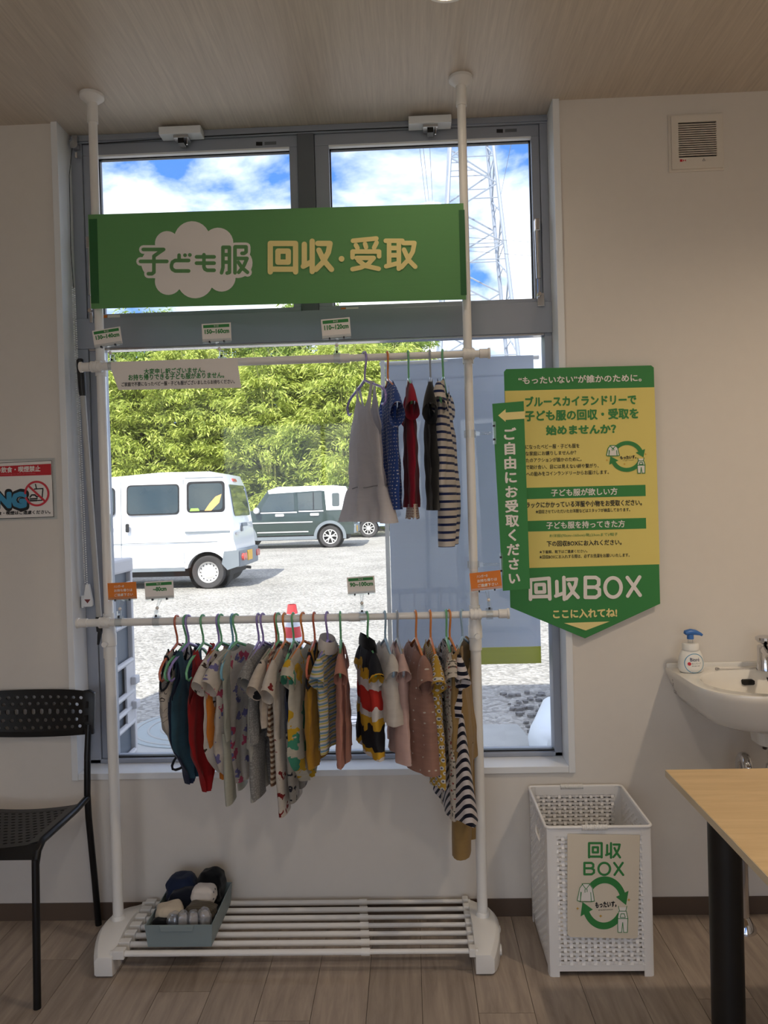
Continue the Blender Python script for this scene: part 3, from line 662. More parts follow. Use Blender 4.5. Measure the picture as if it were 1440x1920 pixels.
def recycle(parent, tf, Y, line, W, lp, tiny=True):
    "two curved arrows, a hoodie, dungarees, sparkles and the small logo; tf maps a unit box (0..1, 0..1 down) to the sign"
    def rt(cx, cy, r, a0, a1, w, head):
        pts = [(cx+(r+w)*math.cos(a), cy-(r+w)*math.sin(a)) for a in [a0+(a1-a0)*k/24 for k in range(25)]]
        pin = [(cx+(r-w)*math.cos(a), cy-(r-w)*math.sin(a)) for a in [a0+(a1-a0)*k/24 for k in range(25)]]
        v = pts+pin; f = [(k, k+1, 26+k, 25+k) for k in range(24)]
        d = -1 if a1 < a0 else 1
        e = (cx+r*math.cos(a1), cy-r*math.sin(a1)); tn = (-math.sin(a1)*d, -math.cos(a1)*d); nn = (math.cos(a1), -math.sin(a1))
        n = len(v); v += [(e[0]+nn[0]*head, e[1]+nn[1]*head), (e[0]-nn[0]*head, e[1]-nn[1]*head), (e[0]+tn[0]*head*1.5, e[1]+tn[1]*head*1.5)]; f.append((n, n+1, n+2))
        return [tf(*p) for p in v], f
    flat('cycle_arrow', rt(.54, .50, .36, R(165), R(22), .055, .13), line, parent, Y)
    flat('cycle_arrow', rt(.52, .52, .36, R(330), R(205), .055, .13), line, parent, Y)
    T = lambda ls: [[tf(*p) for p in l] for l in ls]
    hood = [[(.06, .27), (.12, .20), (.24, .20), (.30, .27), (.34, .48), (.28, .49), (.27, .34)], [(.06, .27), (.01, .47), (.07, .49), (.09, .34)], [(.08, .33), (.07, .49), (.28, .49)], [(.10, .20), (.18, .29), (.26, .20)], [(.16, .29), (.16, .34)], [(.20, .29), (.20, .33)]]
    ov = [[(.80, .56), (.82, .64), (.94, .64), (.96, .56)], [(.81, .64), (.78, .76), (.98, .76), (.95, .64)], [(.83, .74), (.85, .68), (.91, .68), (.93, .74), (.83, .74)], [(.78, .76), (.79, .98), (.86, .98), (.88, .82), (.90, .98), (.97, .98), (.98, .76)]]
    bgp = [tf(.06, .26), tf(.12, .20), tf(.25, .20), tf(.31, .27), tf(.34, .48), tf(.01, .47)]
    flat('hoodie_fill', poly(bgp), m_paper, parent, Y-.0004); flat('dungarees_fill', poly([tf(.80, .58), tf(.96, .58), tf(.98, .98), tf(.79, .98)]), m_paper, parent, Y-.0004)
    flat('hoodie_drawing', strokes(T(hood), lp*.006*W, 6), line, parent, Y-.0008); flat('dungarees_drawing', strokes(T(ov), lp*.006*W, 6), line, parent, Y-.0008)
    sp = []
    for a, b in ((.02, .60), (1.0, .46), (.46, .72)):
        c = tf(a, b); r_ = .035*W; sp.append(poly([(c[0], c[1]+r_), (c[0]+r_*.25, c[1]+r_*.25), (c[0]+r_, c[1]), (c[0]+r_*.25, c[1]-r_*.25), (c[0], c[1]-r_), (c[0]-r_*.25, c[1]-r_*.25), (c[0]-r_, c[1]), (c[0]-r_*.25, c[1]+r_*.25)]))
    flat('sparkles', join(*sp), M('sparkle_ochre%d' % len(MATS), S(206, 160, 50)), parent, Y-.0004)
    text_on(parent, 'もったいす。', [tf(.36, .50), tf(.76, .48), tf(.76, .57), tf(.36, .59)], m_ink, Y-.0004, .05)
    text_on(parent, 'BY BLUESKYLAUNDRY', [tf(.42, .615), tf(.70, .605), tf(.70, .625), tf(.42, .635)], m_ink, Y-.0004, 0)
def tfp(a, b):
    return pq([(1135+a*74+b*2, 822+b*68-a*1.6)], TY)[0]
recycle(ps, tfp, T3, m_green, 74*TY/FPX, 1.6)

# wall notice on the left: no food, drink or smoking
SY = D-.0025
sg_ = thing('wall_notice', 'white wall notice with red heading, NG and no-food symbol', 'notice', (-1.4, SY, 1.37))
MB().prism(pq([(-60, 863), (103, 858.5), (107, 973), (-57, 978)], SY), SY, SY+.002).build('laminate', m_clear, sg_, smooth=0)
MB().prism(pq([(-55, 867), (98, 862.5), (101.5, 969), (-52, 974)], SY), SY-.0006, SY).build('sheet', m_paper, sg_, smooth=0)
U = SY-.0012
def frame_q(x0, y0, x1, y1): return boxq(x0, y0, x1, y1, SY)
bl = pq([(-50, 870.5), (97, 863.5), (101, 969), (-50, 974)], SY)
flat('border_line', strokes([bl+[bl[0]]], .0009, 4), m_ink, sg_, U)
flat('red_heading', poly(pq([(-50, 877), (96, 869.5), (96.5, 890.5), (-50, 895)], SY)), m_red, sg_, U-.0004)
text_on(sg_, 'の飲食・喫煙禁止', pq([(-7, 876.5), (76, 873), (76, 884), (-7, 887)], SY), m_paper, U-.0008, .025)
text_on(sg_, 'no smoking in the premises', pq([(-7, 888.5), (67, 886), (67, 889.5), (-7, 892)], SY), M('pink_print', S(214, 110, 118)), U-.0008, 0)
text_on(sg_, 'NG', pq([(-8, 922), (50, 922), (50, 953), (-8, 953)], SY), m_ink, U-.0004, .13)
text_on(sg_, 'NG', pq([(-5, 924.5), (48, 924.5), (48, 950.5), (-5, 950.5)], SY), m_ngblue, U-.0008, .075)
cx, cz = pq([(69.5, 925.5)], SY)[0]; kk = SY/FPX
m_sym = M('symbol_red', S(206, 52, 66))
flat('cup_drawing', strokes([pq(l, SY) for l in ([(65, 917), (81, 916), (79, 938), (72, 938.5)], [(69, 917), (67, 908)], [(72, 929), (72, 931)])], 1.1*kk, 8), m_ink, sg_, U-.0006)
bz = [pq(l, SY) for l in ([(57, 932), (60, 928), (66, 928), (70, 932)], [(57, 935.5), (70, 935)], [(57, 939), (70, 938.5)])]
flat('burger_drawing', strokes(bz, 1.4*kk, 8), m_ink, sg_, U-.0006)
flat('prohibition_ring', join(ring(cx, cz, 20.5*kk, 24.5*kk), strokes([pq([(54, 911), (85, 940)], SY)], 2.0*kk, 4)), m_sym, sg_, U-.001)
text_on(sg_, '食・喫煙はご遠慮ください。', pq([(-4, 959), (95, 956), (95, 963), (-4, 966)], SY), m_ink, U-.0008, .03)
# ================================================================== hangers and clothes
def interp(lst, t):
    for (a, b), (c, d) in zip(lst, lst[1:]):
        if t <= c: return b+(d-b)*(t-a)/(c-a) if c > a else d
    return lst[-1][1]
HC = {}
def hmat(c):
    cols = {'green': S(110, 176, 130), 'purple': S(150, 136, 196), 'orange': S(212, 130, 66), 'grey': S(150, 158, 170), 'teal': S(112, 164, 184), 'blue': S(150, 178, 200), 'rust': S(190, 104, 78)}
    if c not in HC: HC[c] = M('hanger_'+c, cols[c], .25, var=.03, coat=.3)
    return HC[c]
def hanger(X, z, col, label, group, hw=.125, tw=0, lean=0.0, rr=.0125):
    t = thing('clothes_hanger', label, 'hanger', (X, RY, z), group); t.rotation_euler = (0, lean, tw)
    m = hmat(col); r = .0034; R_ = rr+r+.0008
    hk = [(0, R_*math.cos(R(a)), R_*math.sin(R(a))) for a in range(200, -11, -15)]+[(0, R_*.9, -.012), (0, .006, -.035), (0, 0, -.05), (0, 0, -.074)]
    dz = -(R_-rr)-.0+r*.9
    hk = [(x, -y, zz+(rr-R_)+r+.0012) for x, y, zz in hk]
    MB().tube(hk, r, 8).build('hook', m, t, world=False)
    ap = -.07
    arm = []
    for sg in (-1, 1):
        pts = [(0, 0, ap), (0, sg*.03, ap-.011), (0, sg*hw*.8, ap-.038), (0, sg*(hw-.006), ap-.052), (0, sg*(hw+.003), ap-.066), (0, sg*hw, ap-.084), (0, sg*(hw-.012), ap-.092), (0, sg*(hw-.03), ap-.088)]
        MB().tube(pts, [.0045, .0045, .0042, .004, .004, .0038, .0035, .003], 8).build('arm', m, t, world=False)
    return t
PROF = {
 'tank': [(0, .66), (.08, .60), (.18, .62), (.30, .95), (1, 1.0)],
 'tankbody': [(0, .66), (.08, .58), (.18, .60), (.30, .92), (.58, .98), (.70, .86), (.80, .54), (.90, .27), (1, .13)],
 'tee': [(0, .95), (.25, .92), (1, 1.0)],
 'teebody': [(0, .95), (.25, .9), (.72, .98), (.84, .86), (.94, .55), (1, .35)],
 'dress': [(0, .80), (.22, .78), (.42, .86), (1, 1.55)],
 'aline': [(0, .85), (.2, .84), (.5, 1.0), (1, 1.25)],
 'romper': [(0, .95), (.25, .9), (.6, .95), (1, .9)],
 'cami': [(0, .50), (.1, .44), (.22, .48), (.36, .80), (.74, .92), (.76, .96), (1, 1.30)],
}
def garment(name, label, cat, X, z, H, kind, mat, group, tw=0, hw=.125, T=.012, fold=.006, lean=0.0, trim=None, sl=None, seed=0, neck=.048, dipf=.05, drift=0.0, ruffle=0.0, legs=None, wmat=None, front=1, cut=None, hemdrop=0.0, fs=5, dipb=None):
    rg = random.Random(seed*7+3)
    g = thing(name, label, cat, (X, RY, z), group); g.rotation_euler = (0, lean, tw)
    sleeveless = kind in ('tank', 'tankbody', 'cami')
    if sleeveless: dipf = max(dipf, .075); neck = max(neck, .052)
    ns, nr = 26, 34; pr = PROF[kind]; ph = rg.uniform(0, 6.28); kf = fs*.5+rg.uniform(-.4, .4)
    sleeveless = kind in ('tank', 'tankbody', 'cami'); ah = .30 if kind != 'cami' else .36
    z0 = -.07-.05*.38+.010
    def topz(y, side):
        a = abs(y)
        dp = dipf if side == front else (dipb if dipb is not None else (.045 if sleeveless else .018))
        if a < neck: return z0-dp*math.cos(a/neck*math.pi/2)**.7
        return z0-(a-neck)*.38
    Hz = -H
    def w_at(t): return hw*interp(pr, t)
    def P(side, s, t):
        w = w_at(t); y = s*w; y0 = s*w_at(0)
        zt = topz(y0, side); zz = zt+(Hz-zt-hemdrop*abs(s)**2)*t
        shp = math.sqrt(max(0, 1-s*s))
        if sleeveless and .01 < t < ah: shp = max(shp, .8*math.sin(math.pi*t/ah)**.6)
        Tt = T*(.35+.65*min(1, t*3))*(1 if kind != 'tankbody' or t < .7 else max(.35, 1-(t-.7)*2.2))
        x = side*(Tt*shp+.0012)
        A = fold*min(1, max(0, (t-.08)*1.6))
        x += A*math.sin(kf*s*math.pi+ph+1.2*t)+A*.5*math.sin(2.7*kf*s+ph*2-t*2)
        if ruffle and t > .7: x += side*ruffle*(t-.7)/.3*(.6+.5*math.sin(s*26+ph))
        x += drift*t*t
        if kind == 'cami' and t > .75: x += side*(.004+.012*(t-.75)/.25*(.7+.5*math.sin(s*17+ph)))
        y += .004*math.sin(9*t+ph)
        x += .0016*math.sin(23*s+11*t+ph)*min(1, t*4)+.0012*math.sin(31*t+7*s+ph*3)*min(1, t*4)
        return (x, y, zz)
    body = MB(); vs = []; fs_ = []
    t1 = 1.0 if not legs else legs
    for side in (1, -1):
        for i in range(nr+1):
            for j in range(ns+1): vs.append(P(side, -1+2*j/ns, t1*i/nr))
    m_ = (nr+1)*(ns+1)
    for sd in (0, 1):
        for i in range(nr):
            for j in range(ns):
                k = sd*m_+i*(ns+1)+j; fs_.append((k, k+1, k+ns+2, k+ns+1))
    body.add(vs, fs_)
    # side seams
    for e in (0, ns):
        for i in range(nr):
            t = t1*i/nr
            if sleeveless and t < ah: continue
            a, b = i*(ns+1)+e, (i+1)*(ns+1)+e; body.f.append((a, b, b+m_, a+m_))
    body.build('body', mat, g, world=False, smooth=70)
    if legs:
        for sg in (-1, 1):
            lv = []; n = 14; seg = 14; w = w_at(t1); za = z0+(Hz-z0)*t1
            rows = []
            for i in range(n+1):
                t = i/n; zz = za+.012+(Hz-za-.012)*t; cy = sg*w*(.5+.02*t); ry = w*(.50-.12*t)*(1-.08*math.sin(t*3)); rx = T*(1.05-.15*t)
                cx = fold*math.sin(kf+ph+1.2+t)*.6+drift*(t1+(1-t1)*t)**2
                for k in range(seg):
                    q = 2*math.pi*k/seg; lv.append((cx+rx*math.cos(q)*(1+.1*math.sin(3*q+t*4)), cy+ry*math.sin(q)+.004*math.sin(6*t+ph+sg), zz))
            mb = MB().add(lv, [(i*seg+k, i*seg+(k+1) % seg, (i+1)*seg+(k+1) % seg, (i+1)*seg+k) for i in range(n) for k in range(seg)])
            mb.build('trouser_leg', wmat or mat, g, world=False, smooth=70)
    if sl:
        L_, droop, rad = sl[:3]; puff = sl[3] if len(sl) > 3 else 0
        for sg in (-1, 1):
            w0 = w_at(0); za = topz(w0, 1); lv = []; n = 10; seg = 16
            for i in range(n+1):
                t = i/n; a = droop*(.55+.45*t); cy = w0-.030+L_*t*math.cos(a)+.008; cz = za-rad*.80-L_*t*math.sin(a)
                ry = rad*(1-.12*t+puff*math.sin(math.pi*min(1, t*1.2))*.5); rx = min(T, .017)*(.75+.35*t+puff*.5*math.sin(math.pi*t))+.004*t
                ux, uz = math.sin(a), math.cos(a)     # major axis across the sleeve
                for k in range(seg):
                    q = 2*math.pi*k/seg; dd = ry*math.sin(q)
                    wob = 1+.10*math.sin(3*q+ph+sg)+(ruffle*14*math.sin(9*q) if t > .85 else 0)
                    lv.append((rx*math.cos(q)*wob+drift*.1, sg*(cy+dd*ux), cz+dd*uz))
            mb = MB().add(lv, [(i*seg+k, i*seg+(k+1) % seg, (i+1)*seg+(k+1) % seg, (i+1)*seg+k) for i in range(n) for k in range(seg)])
            mb.build('sleeve', mat, g, world=False, smooth=70)
    if trim:
        if sleeveless:
            for sg in (-1, 1):
                for side in (1, -1):
                    MB().tube([P(side, sg, ah*i/14) for i in range(15)], .0035, 6).build('armhole_trim', trim, g, world=False)
        for side in (1, -1):
            jj = [j for j in range(ns+1) if abs((-1+2*j/ns)*w_at(0)) <= neck*1.05]
            MB().tube([P(side, -1+2*j/ns, 0) for j in jj], .003, 6).build('neck_trim', trim, g, world=False)
        if kind == 'tankbody':
            MB().tube([P(1, -1+2*j/ns, 1) for j in range(ns+1)], .004, 6).build('hem_trim', trim, g, world=False)
    return g

UP = 'children clothes on the upper rail'; LOW = 'baby clothes on the lower rail'
HU, HLg = 'hangers on the upper rail', 'hangers on the lower rail'
f_white = fabric('cotton_white', S(206, 200, 196), trans=.35, slub=.05)
f_grey = fabric('melange_grey', S(140, 138, 136), 'blobs', S(165, 163, 160), None, 160, .3)
f_navy = fabric('cotton_navy', S(34, 44, 70), trans=.15)
f_black = fabric('cotton_black', S(16, 17, 20), trans=.05)
f_trim = fabric('binding_black', S(24, 26, 34), trans=.05)
# --- upper rail
ux = [-.124, -.053, .011, .078, .117]
UZ = ZU; UR = .0108
garment('tank_dress', 'white slub tank dress with peplum hem, leftmost on the upper rail', 'dress', ux[0], UZ, .505, 'cami', fabric('slub_white', S(224, 218, 216), 'stripe', S(212, 206, 206), None, 420, trans=.5, slub=.12), UP, tw=R(26), hw=.138, T=.020, fold=.010, seed=1, neck=.052, dipf=.095, dipb=.075, hemdrop=.004, fs=4)
_g0 = bpy.data.objects['tank_dress']
MB().tube([(.0235*math.cos(q)+.004*math.sin(3*q), .129*math.sin(q), -.400+.002*math.sin(5*q)) for q in [2*math.pi*k/40 for k in range(40)]], .0018, 5, closed=True).build('waist_seam', fabric('seam_grey', S(150, 146, 146)), _g0, world=False)
hanger(ux[0], UZ, 'purple', 'purple hanger holding the white tank dress on the upper rail', HU, .15, R(26), rr=.0125)
garment('tunic', 'blue tunic with white dotted lower half beside the white tank dress', 'shirt', ux[1], UZ, .470, 'tee', fabric('blue_dots', S(58, 84, 150), 'dots', S(205, 205, 215), None, 95, .17, trans=.35), UP, tw=R(9), hw=.14, T=.018, seed=2, sl=(0.080, R(38), 0.048), dipf=.055)
hanger(ux[1], UZ, 'orange', 'orange hanger holding the blue dotted tunic', HU, .14, R(9), rr=UR)
rt = garment('tee_shirt', 'dark red tee with dotted frill hem on the upper rail', 'shirt', ux[2], UZ, .465, 'tee', fabric('cotton_red', S(150, 34, 52), trans=.3), UP, tw=R(3), hw=.125, T=.016, seed=3, sl=(0.068, R(44), 0.041))
hanger(ux[2], UZ, 'green', 'green hanger holding the dark red tee', HU, .125, R(3), rr=UR)
fz = MB(); vs = []; n = 60
for k in range(n):
    q = 2*math.pi*k/n; wv = 1+.25*math.sin(11*q)
    for t in (0, .5, 1): vs.append((.016*math.cos(q)*(1+t*.35*math.sin(13*q)), .124*math.sin(q)*(1+.03*t), -.455-.042*t-.004*t*math.sin(9*q)))
fz.add(vs, [(3*k+a, 3*((k+1) % n)+a, 3*((k+1) % n)+a+1, 3*k+a+1) for k in range(n) for a in (0, 1)])
fz.build('dotted_frill', fabric('frill_dots', S(214, 200, 186), 'dots', S(150, 40, 52), None, 130, .22), rt, world=False, smooth=70)
garment('tee_shirt', 'plain black tee hanging between the red tee and the striped romper', 'shirt', ux[3], UZ, .475, 'aline', f_black, UP, tw=R(-3), hw=.13, T=.017, fold=.007, seed=4, sl=(0.088, R(42), 0.045))
hanger(ux[3], UZ, 'grey', 'grey hanger holding the black tee', HU, .13, R(-3), rr=UR)
f_str = fabric('navy_stripe_white', S(206, 198, 190), 'stripe', S(38, 48, 88), None, 44, trans=.3, duty=.34)
garment('striped_romper', 'white and navy striped romper with bow, rightmost on the upper rail', 'romper', ux[4], UZ, .585, 'romper', f_str, UP, tw=R(-9), hw=.13, T=.028, fold=.012, seed=5, sl=(0.048, R(49), 0.041, .4), legs=.66, dipf=.12, neck=.06)
hanger(ux[4], UZ, 'green', 'green hanger holding the striped romper', HU, .13, R(-7), rr=UR)
# --- lower rail
lx = [-.733, -.704, -.697, -.651, -.602, -.594, -.558, -.547, -.477, -.463, -.422, -.415, -.395, -.368, -.338, -.302, -.262, -.221, -.138, -.083, -.045, .012, .057, .106, .116, .155]
hz = [.624, .53, .546, .505, .541, .573, .492, .537, .503, .51, .55, .73, .456, .496, .544, .604, .649, .614, .631, .737, .624, .595, .556, .459, .467, .329]
W1, W2 = S(214, 206, 196), S(216, 210, 204)
SPEC = [
 ('bodysuit', 'off-white line-print sleeveless bodysuit with black binding, leftmost on the lower rail', 'bodysuit', 'tankbody', fabric('print_lines', S(196, 188, 178), 'lines', S(60, 56, 60), None, 26, .012), dict(trim=f_trim, hw=.130, T=0.024, tw=R(-7)), 'rust'),
 ('bodysuit', 'navy sleeveless bodysuit second from the left on the lower rail', 'bodysuit', 'tankbody', f_navy, dict(hw=.12, T=0.012, tw=R(-15)), 'green'),
 ('bodysuit', 'teal blue sleeveless bodysuit on a purple hanger', 'bodysuit', 'tankbody', fabric('cotton_teal', S(62, 98, 116), trans=.4), dict(hw=.125, T=0.014, tw=R(-11)), 'purple'),
 ('bodysuit', 'red sleeveless bodysuit on the lower rail', 'bodysuit', 'tankbody', fabric('cotton_crimson', S(176, 40, 42), trans=.4), dict(hw=.12, T=0.014, tw=R(-9)), 'green'),
 ('bodysuit', 'mustard orange sleeveless bodysuit right of the red one', 'bodysuit', 'tankbody', fabric('cotton_mustard', S(222, 140, 56), trans=.4), dict(hw=.118, T=0.010, tw=R(-7)), 'purple'),
 ('bodysuit', 'off-white short-sleeved bodysuit with small dark animal print', 'bodysuit', 'teebody', fabric('print_animals', W1, 'blobs', S(70, 56, 48), None, 22, .16), dict(hw=.12, T=0.013, tw=R(-14), sl=(0.072, R(38), 0.039)), 'green'),
 ('baby_trousers', 'pale sage long baby trousers right of the flowered bodysuit', 'trousers', 'romper', fabric('cotton_sage', S(190, 190, 176), trans=.4), dict(hw=.12, T=0.012, tw=R(-4), legs=.55), 'teal'),
 ('bodysuit', 'white short-sleeved bodysuit with pink and purple flowers', 'bodysuit', 'teebody', fabric('print_flowers', S(216, 208, 198), 'blobs', S(206, 92, 120), S(128, 124, 176), 21, .26, trans=.42), dict(hw=.125, T=0.018, tw=R(-21), sl=(0.068, R(39), 0.041)), 'green'),
 ('baby_shirt', 'light grey short-sleeved baby top behind the grey set', 'shirt', 'romper', fabric('cotton_pale_grey', S(186, 184, 176), trans=.4), dict(hw=.12, T=0.011, tw=R(-6), sl=(0.056, R(43), 0.037), legs=.62), 'purple'),
 ('baby_romper', 'heather grey short-sleeved long-legged baby romper', 'romper', 'romper', f_grey, dict(hw=.125, T=0.016, tw=R(-13), sl=(0.052, R(40), 0.041), legs=.6), 'purple'),
 ('baby_romper', 'brown and cream striped baby romper', 'romper', 'romper', fabric('brown_stripe', S(206, 190, 168), 'stripe', S(116, 84, 62), None, 62), dict(hw=.118, T=0.010, tw=R(-3), legs=.6), 'rust'),
 ('baby_cardigan', 'cream short-sleeved baby cardigan with dark red dog print', 'cardigan', 'tee', fabric('fleece_print', S(204, 192, 178), 'blobs', S(110, 30, 36), S(44, 44, 48), 13, .16, slub=.16), dict(hw=.13, T=0.016, tw=R(-16), sl=(0.088, R(37), 0.037)), 'green'),
 ('baby_romper', 'cream long romper with dark red dinosaur print, lowest hem of the middle', 'romper', 'romper', fabric('print_dinos', S(206, 198, 188), 'blobs', S(124, 34, 34), None, 15, .13), dict(hw=.13, T=0.013, tw=R(-9), sl=(0.096, R(39), 0.039), legs=.55), 'orange'),
 ('baby_set', 'navy tank baby set with grey star-print legs', 'romper', 'tank', f_navy, dict(hw=.118, T=0.013, tw=R(-5), legs=.56, wmat=fabric('print_stars', S(150, 146, 140), 'blobs', S(36, 38, 48), None, 26, .16)), 'green'),
 ('bodysuit', 'white bodysuit with yellow and green pineapple print', 'bodysuit', 'teebody', fabric('print_pineapple', S(212, 206, 190), 'blobs', S(220, 178, 52), S(80, 160, 132), 16, .34, trans=.42), dict(hw=.128, T=0.016, tw=R(-14), sl=(0.040, R(43), 0.045, .3), ruffle=.003), 'orange'),
 ('tank_vest', 'mustard yellow tank top with black binding', 'tank top', 'tank', fabric('cotton_gold', S(186, 140, 52), trans=.35), dict(hw=.122, T=0.017, tw=R(-5), trim=f_trim), 'rust'),
 ('baby_shirt', 'blue yellow and pink striped baby top with white collar', 'shirt', 'tee', fabric('candy_stripe', S(206, 196, 190), 'stripe3', S(110, 150, 178), S(188, 178, 96), 58, duty=.3), dict(hw=.122, T=0.018, tw=R(-9), sl=(0.056, R(47), 0.037)), 'purple'),
 ('baby_dress', 'dusty pink baby dress with orange lining and one long tie', 'dress', 'aline', fabric('cotton_pink_brown', S(196, 142, 126), trans=.4), dict(hw=.115, T=0.016, tw=R(3), sl=(0.056, R(43), 0.037)), 'green'),
 ('sport_shirt', 'black collared sport shirt with yellow, red and white blocks', 'shirt', 'aline', None, dict(hw=.115, T=0.026, tw=R(15), fold=.009, sl=(0.060, R(45), 0.041)), 'green'),
 ('baby_blouse', 'white frilly short baby blouse', 'blouse', 'aline', fabric('muslin_white', S(222, 216, 208), trans=.5), dict(hw=.125, T=0.034, tw=R(12), ruffle=.008, sl=(0.048, R(42), 0.041, .4)), 'blue'),
 ('baby_dress', 'pale pink thin baby dress behind the white blouse', 'dress', 'aline', fabric('muslin_pink', S(222, 192, 184), trans=.5), dict(hw=.125, T=0.024, tw=R(8), ruffle=.005, sl=(0.048, R(42), 0.037)), 'grey'),
 ('baby_blouse', 'dusty rose crinkled blouse with scalloped sleeves', 'blouse', 'aline', fabric('crinkle_rose', S(160, 122, 108), 'dots', S(206, 196, 184), None, 30, .07, slub=.2), dict(hw=.135, T=0.042, tw=R(10), fold=.010, ruffle=.005, sl=(0.072, R(44), 0.045, .5)), 'orange'),
 ('baby_blouse', 'yellow diamond-pattern blouse with white flowers', 'blouse', 'aline', fabric('tile_yellow', S(188, 152, 62), 'tiles', S(216, 212, 204), S(84, 92, 124), 62, .36), dict(hw=.13, T=0.022, tw=R(6), sl=(0.080, R(45), 0.037)), 'orange'),
 ('baby_dress', 'beige tiny-flower dress with frilled sleeves', 'dress', 'aline', fabric('ditsy_floral', S(206, 196, 182), 'blobs', S(150, 70, 62), S(90, 88, 78), 90, .24), dict(hw=.12, T=0.018, tw=R(4), ruffle=.004, sl=(0.072, R(45), 0.034, .5)), 'green'),
 ('striped_dress', 'navy and white striped dress with flared skirt on the lower rail', 'dress', 'dress', None, dict(hw=.122, T=0.020, tw=R(11), fold=.010, sl=(0.072, R(43), 0.031)), 'orange'),
 ('dungarees', 'khaki brown dungarees, rightmost and longest on the lower rail', 'dungarees', 'romper', fabric('khaki_twill', S(150, 122, 78), trans=.12), dict(hw=.140, T=0.030, tw=R(-17), fold=.007, legs=.5, dipf=.10, neck=.085), 'blue'),
]
# colour-block shirt and bias-striped skirt need bands by height
def bands(name, stops, trans=.25):
    m, N, L, p = newmat(name); o = N['Material Output']
    tc = N.new('ShaderNodeTexCoord'); sp = N.new('ShaderNodeSeparateXYZ'); L.new(tc.outputs['Object'], sp.inputs[0])
    n = N.new('ShaderNodeTexNoise'); n.inputs['Scale'].default_value = 14; L.new(tc.outputs['Object'], n.inputs['Vector'])
    a = N.new('ShaderNodeMath'); a.operation = 'MULTIPLY_ADD'; a.inputs[1].default_value = -1; a.inputs[2].default_value = 0; L.new(sp.outputs['Z'], a.inputs[0])
    b = N.new('ShaderNodeMath'); b.operation = 'MULTIPLY_ADD'; b.inputs[1].default_value = .10; L.new(n.outputs['Fac'], b.inputs[0]); L.new(a.outputs[0], b.inputs[2])
    r = N.new('ShaderNodeValToRGB'); r.color_ramp.interpolation = 'CONSTANT'; e = r.color_ramp.elements
    e[0].position = 0; e[0].color = (*stops[0][1], 1); e[1].position = stops[1][0]; e[1].color = (*stops[1][1], 1)
    for s_, c in stops[2:]:
        k = e.new(s_); k.color = (*c, 1)
    L.new(b.outputs[0], r.inputs[0]); L.new(r.outputs[0], p.inputs['Base Color']); p.inputs['Roughness'].default_value = .8
    t = N.new('ShaderNodeBsdfTranslucent'); L.new(r.outputs[0], t.inputs[0])
    ms = N.new('ShaderNodeMixShader'); ms.inputs[0].default_value = trans; L.new(p.outputs[0], ms.inputs[1]); L.new(t.outputs[0], ms.inputs[2]); L.new(ms.outputs[0], o.inputs[0])
    return m
BK, YL, RD, WH = S(22, 24, 32), S(208, 162, 40), S(192, 44, 34), S(214, 208, 204)
SPEC[18] = SPEC[18][:4]+(bands('sport_blocks', [(0, BK), (.195, YL), (.225, WH), (.255, RD), (.305, WH), (.335, YL), (.365, BK), (.425, YL), (.445, WH)]),)+SPEC[18][5:]
SPEC[24] = SPEC[24][:4]+(fabric('bias_stripe', S(214, 206, 206), 'stripe', S(26, 28, 44), None, 46, ang=R(0), duty=.46),)+SPEC[24][5:]
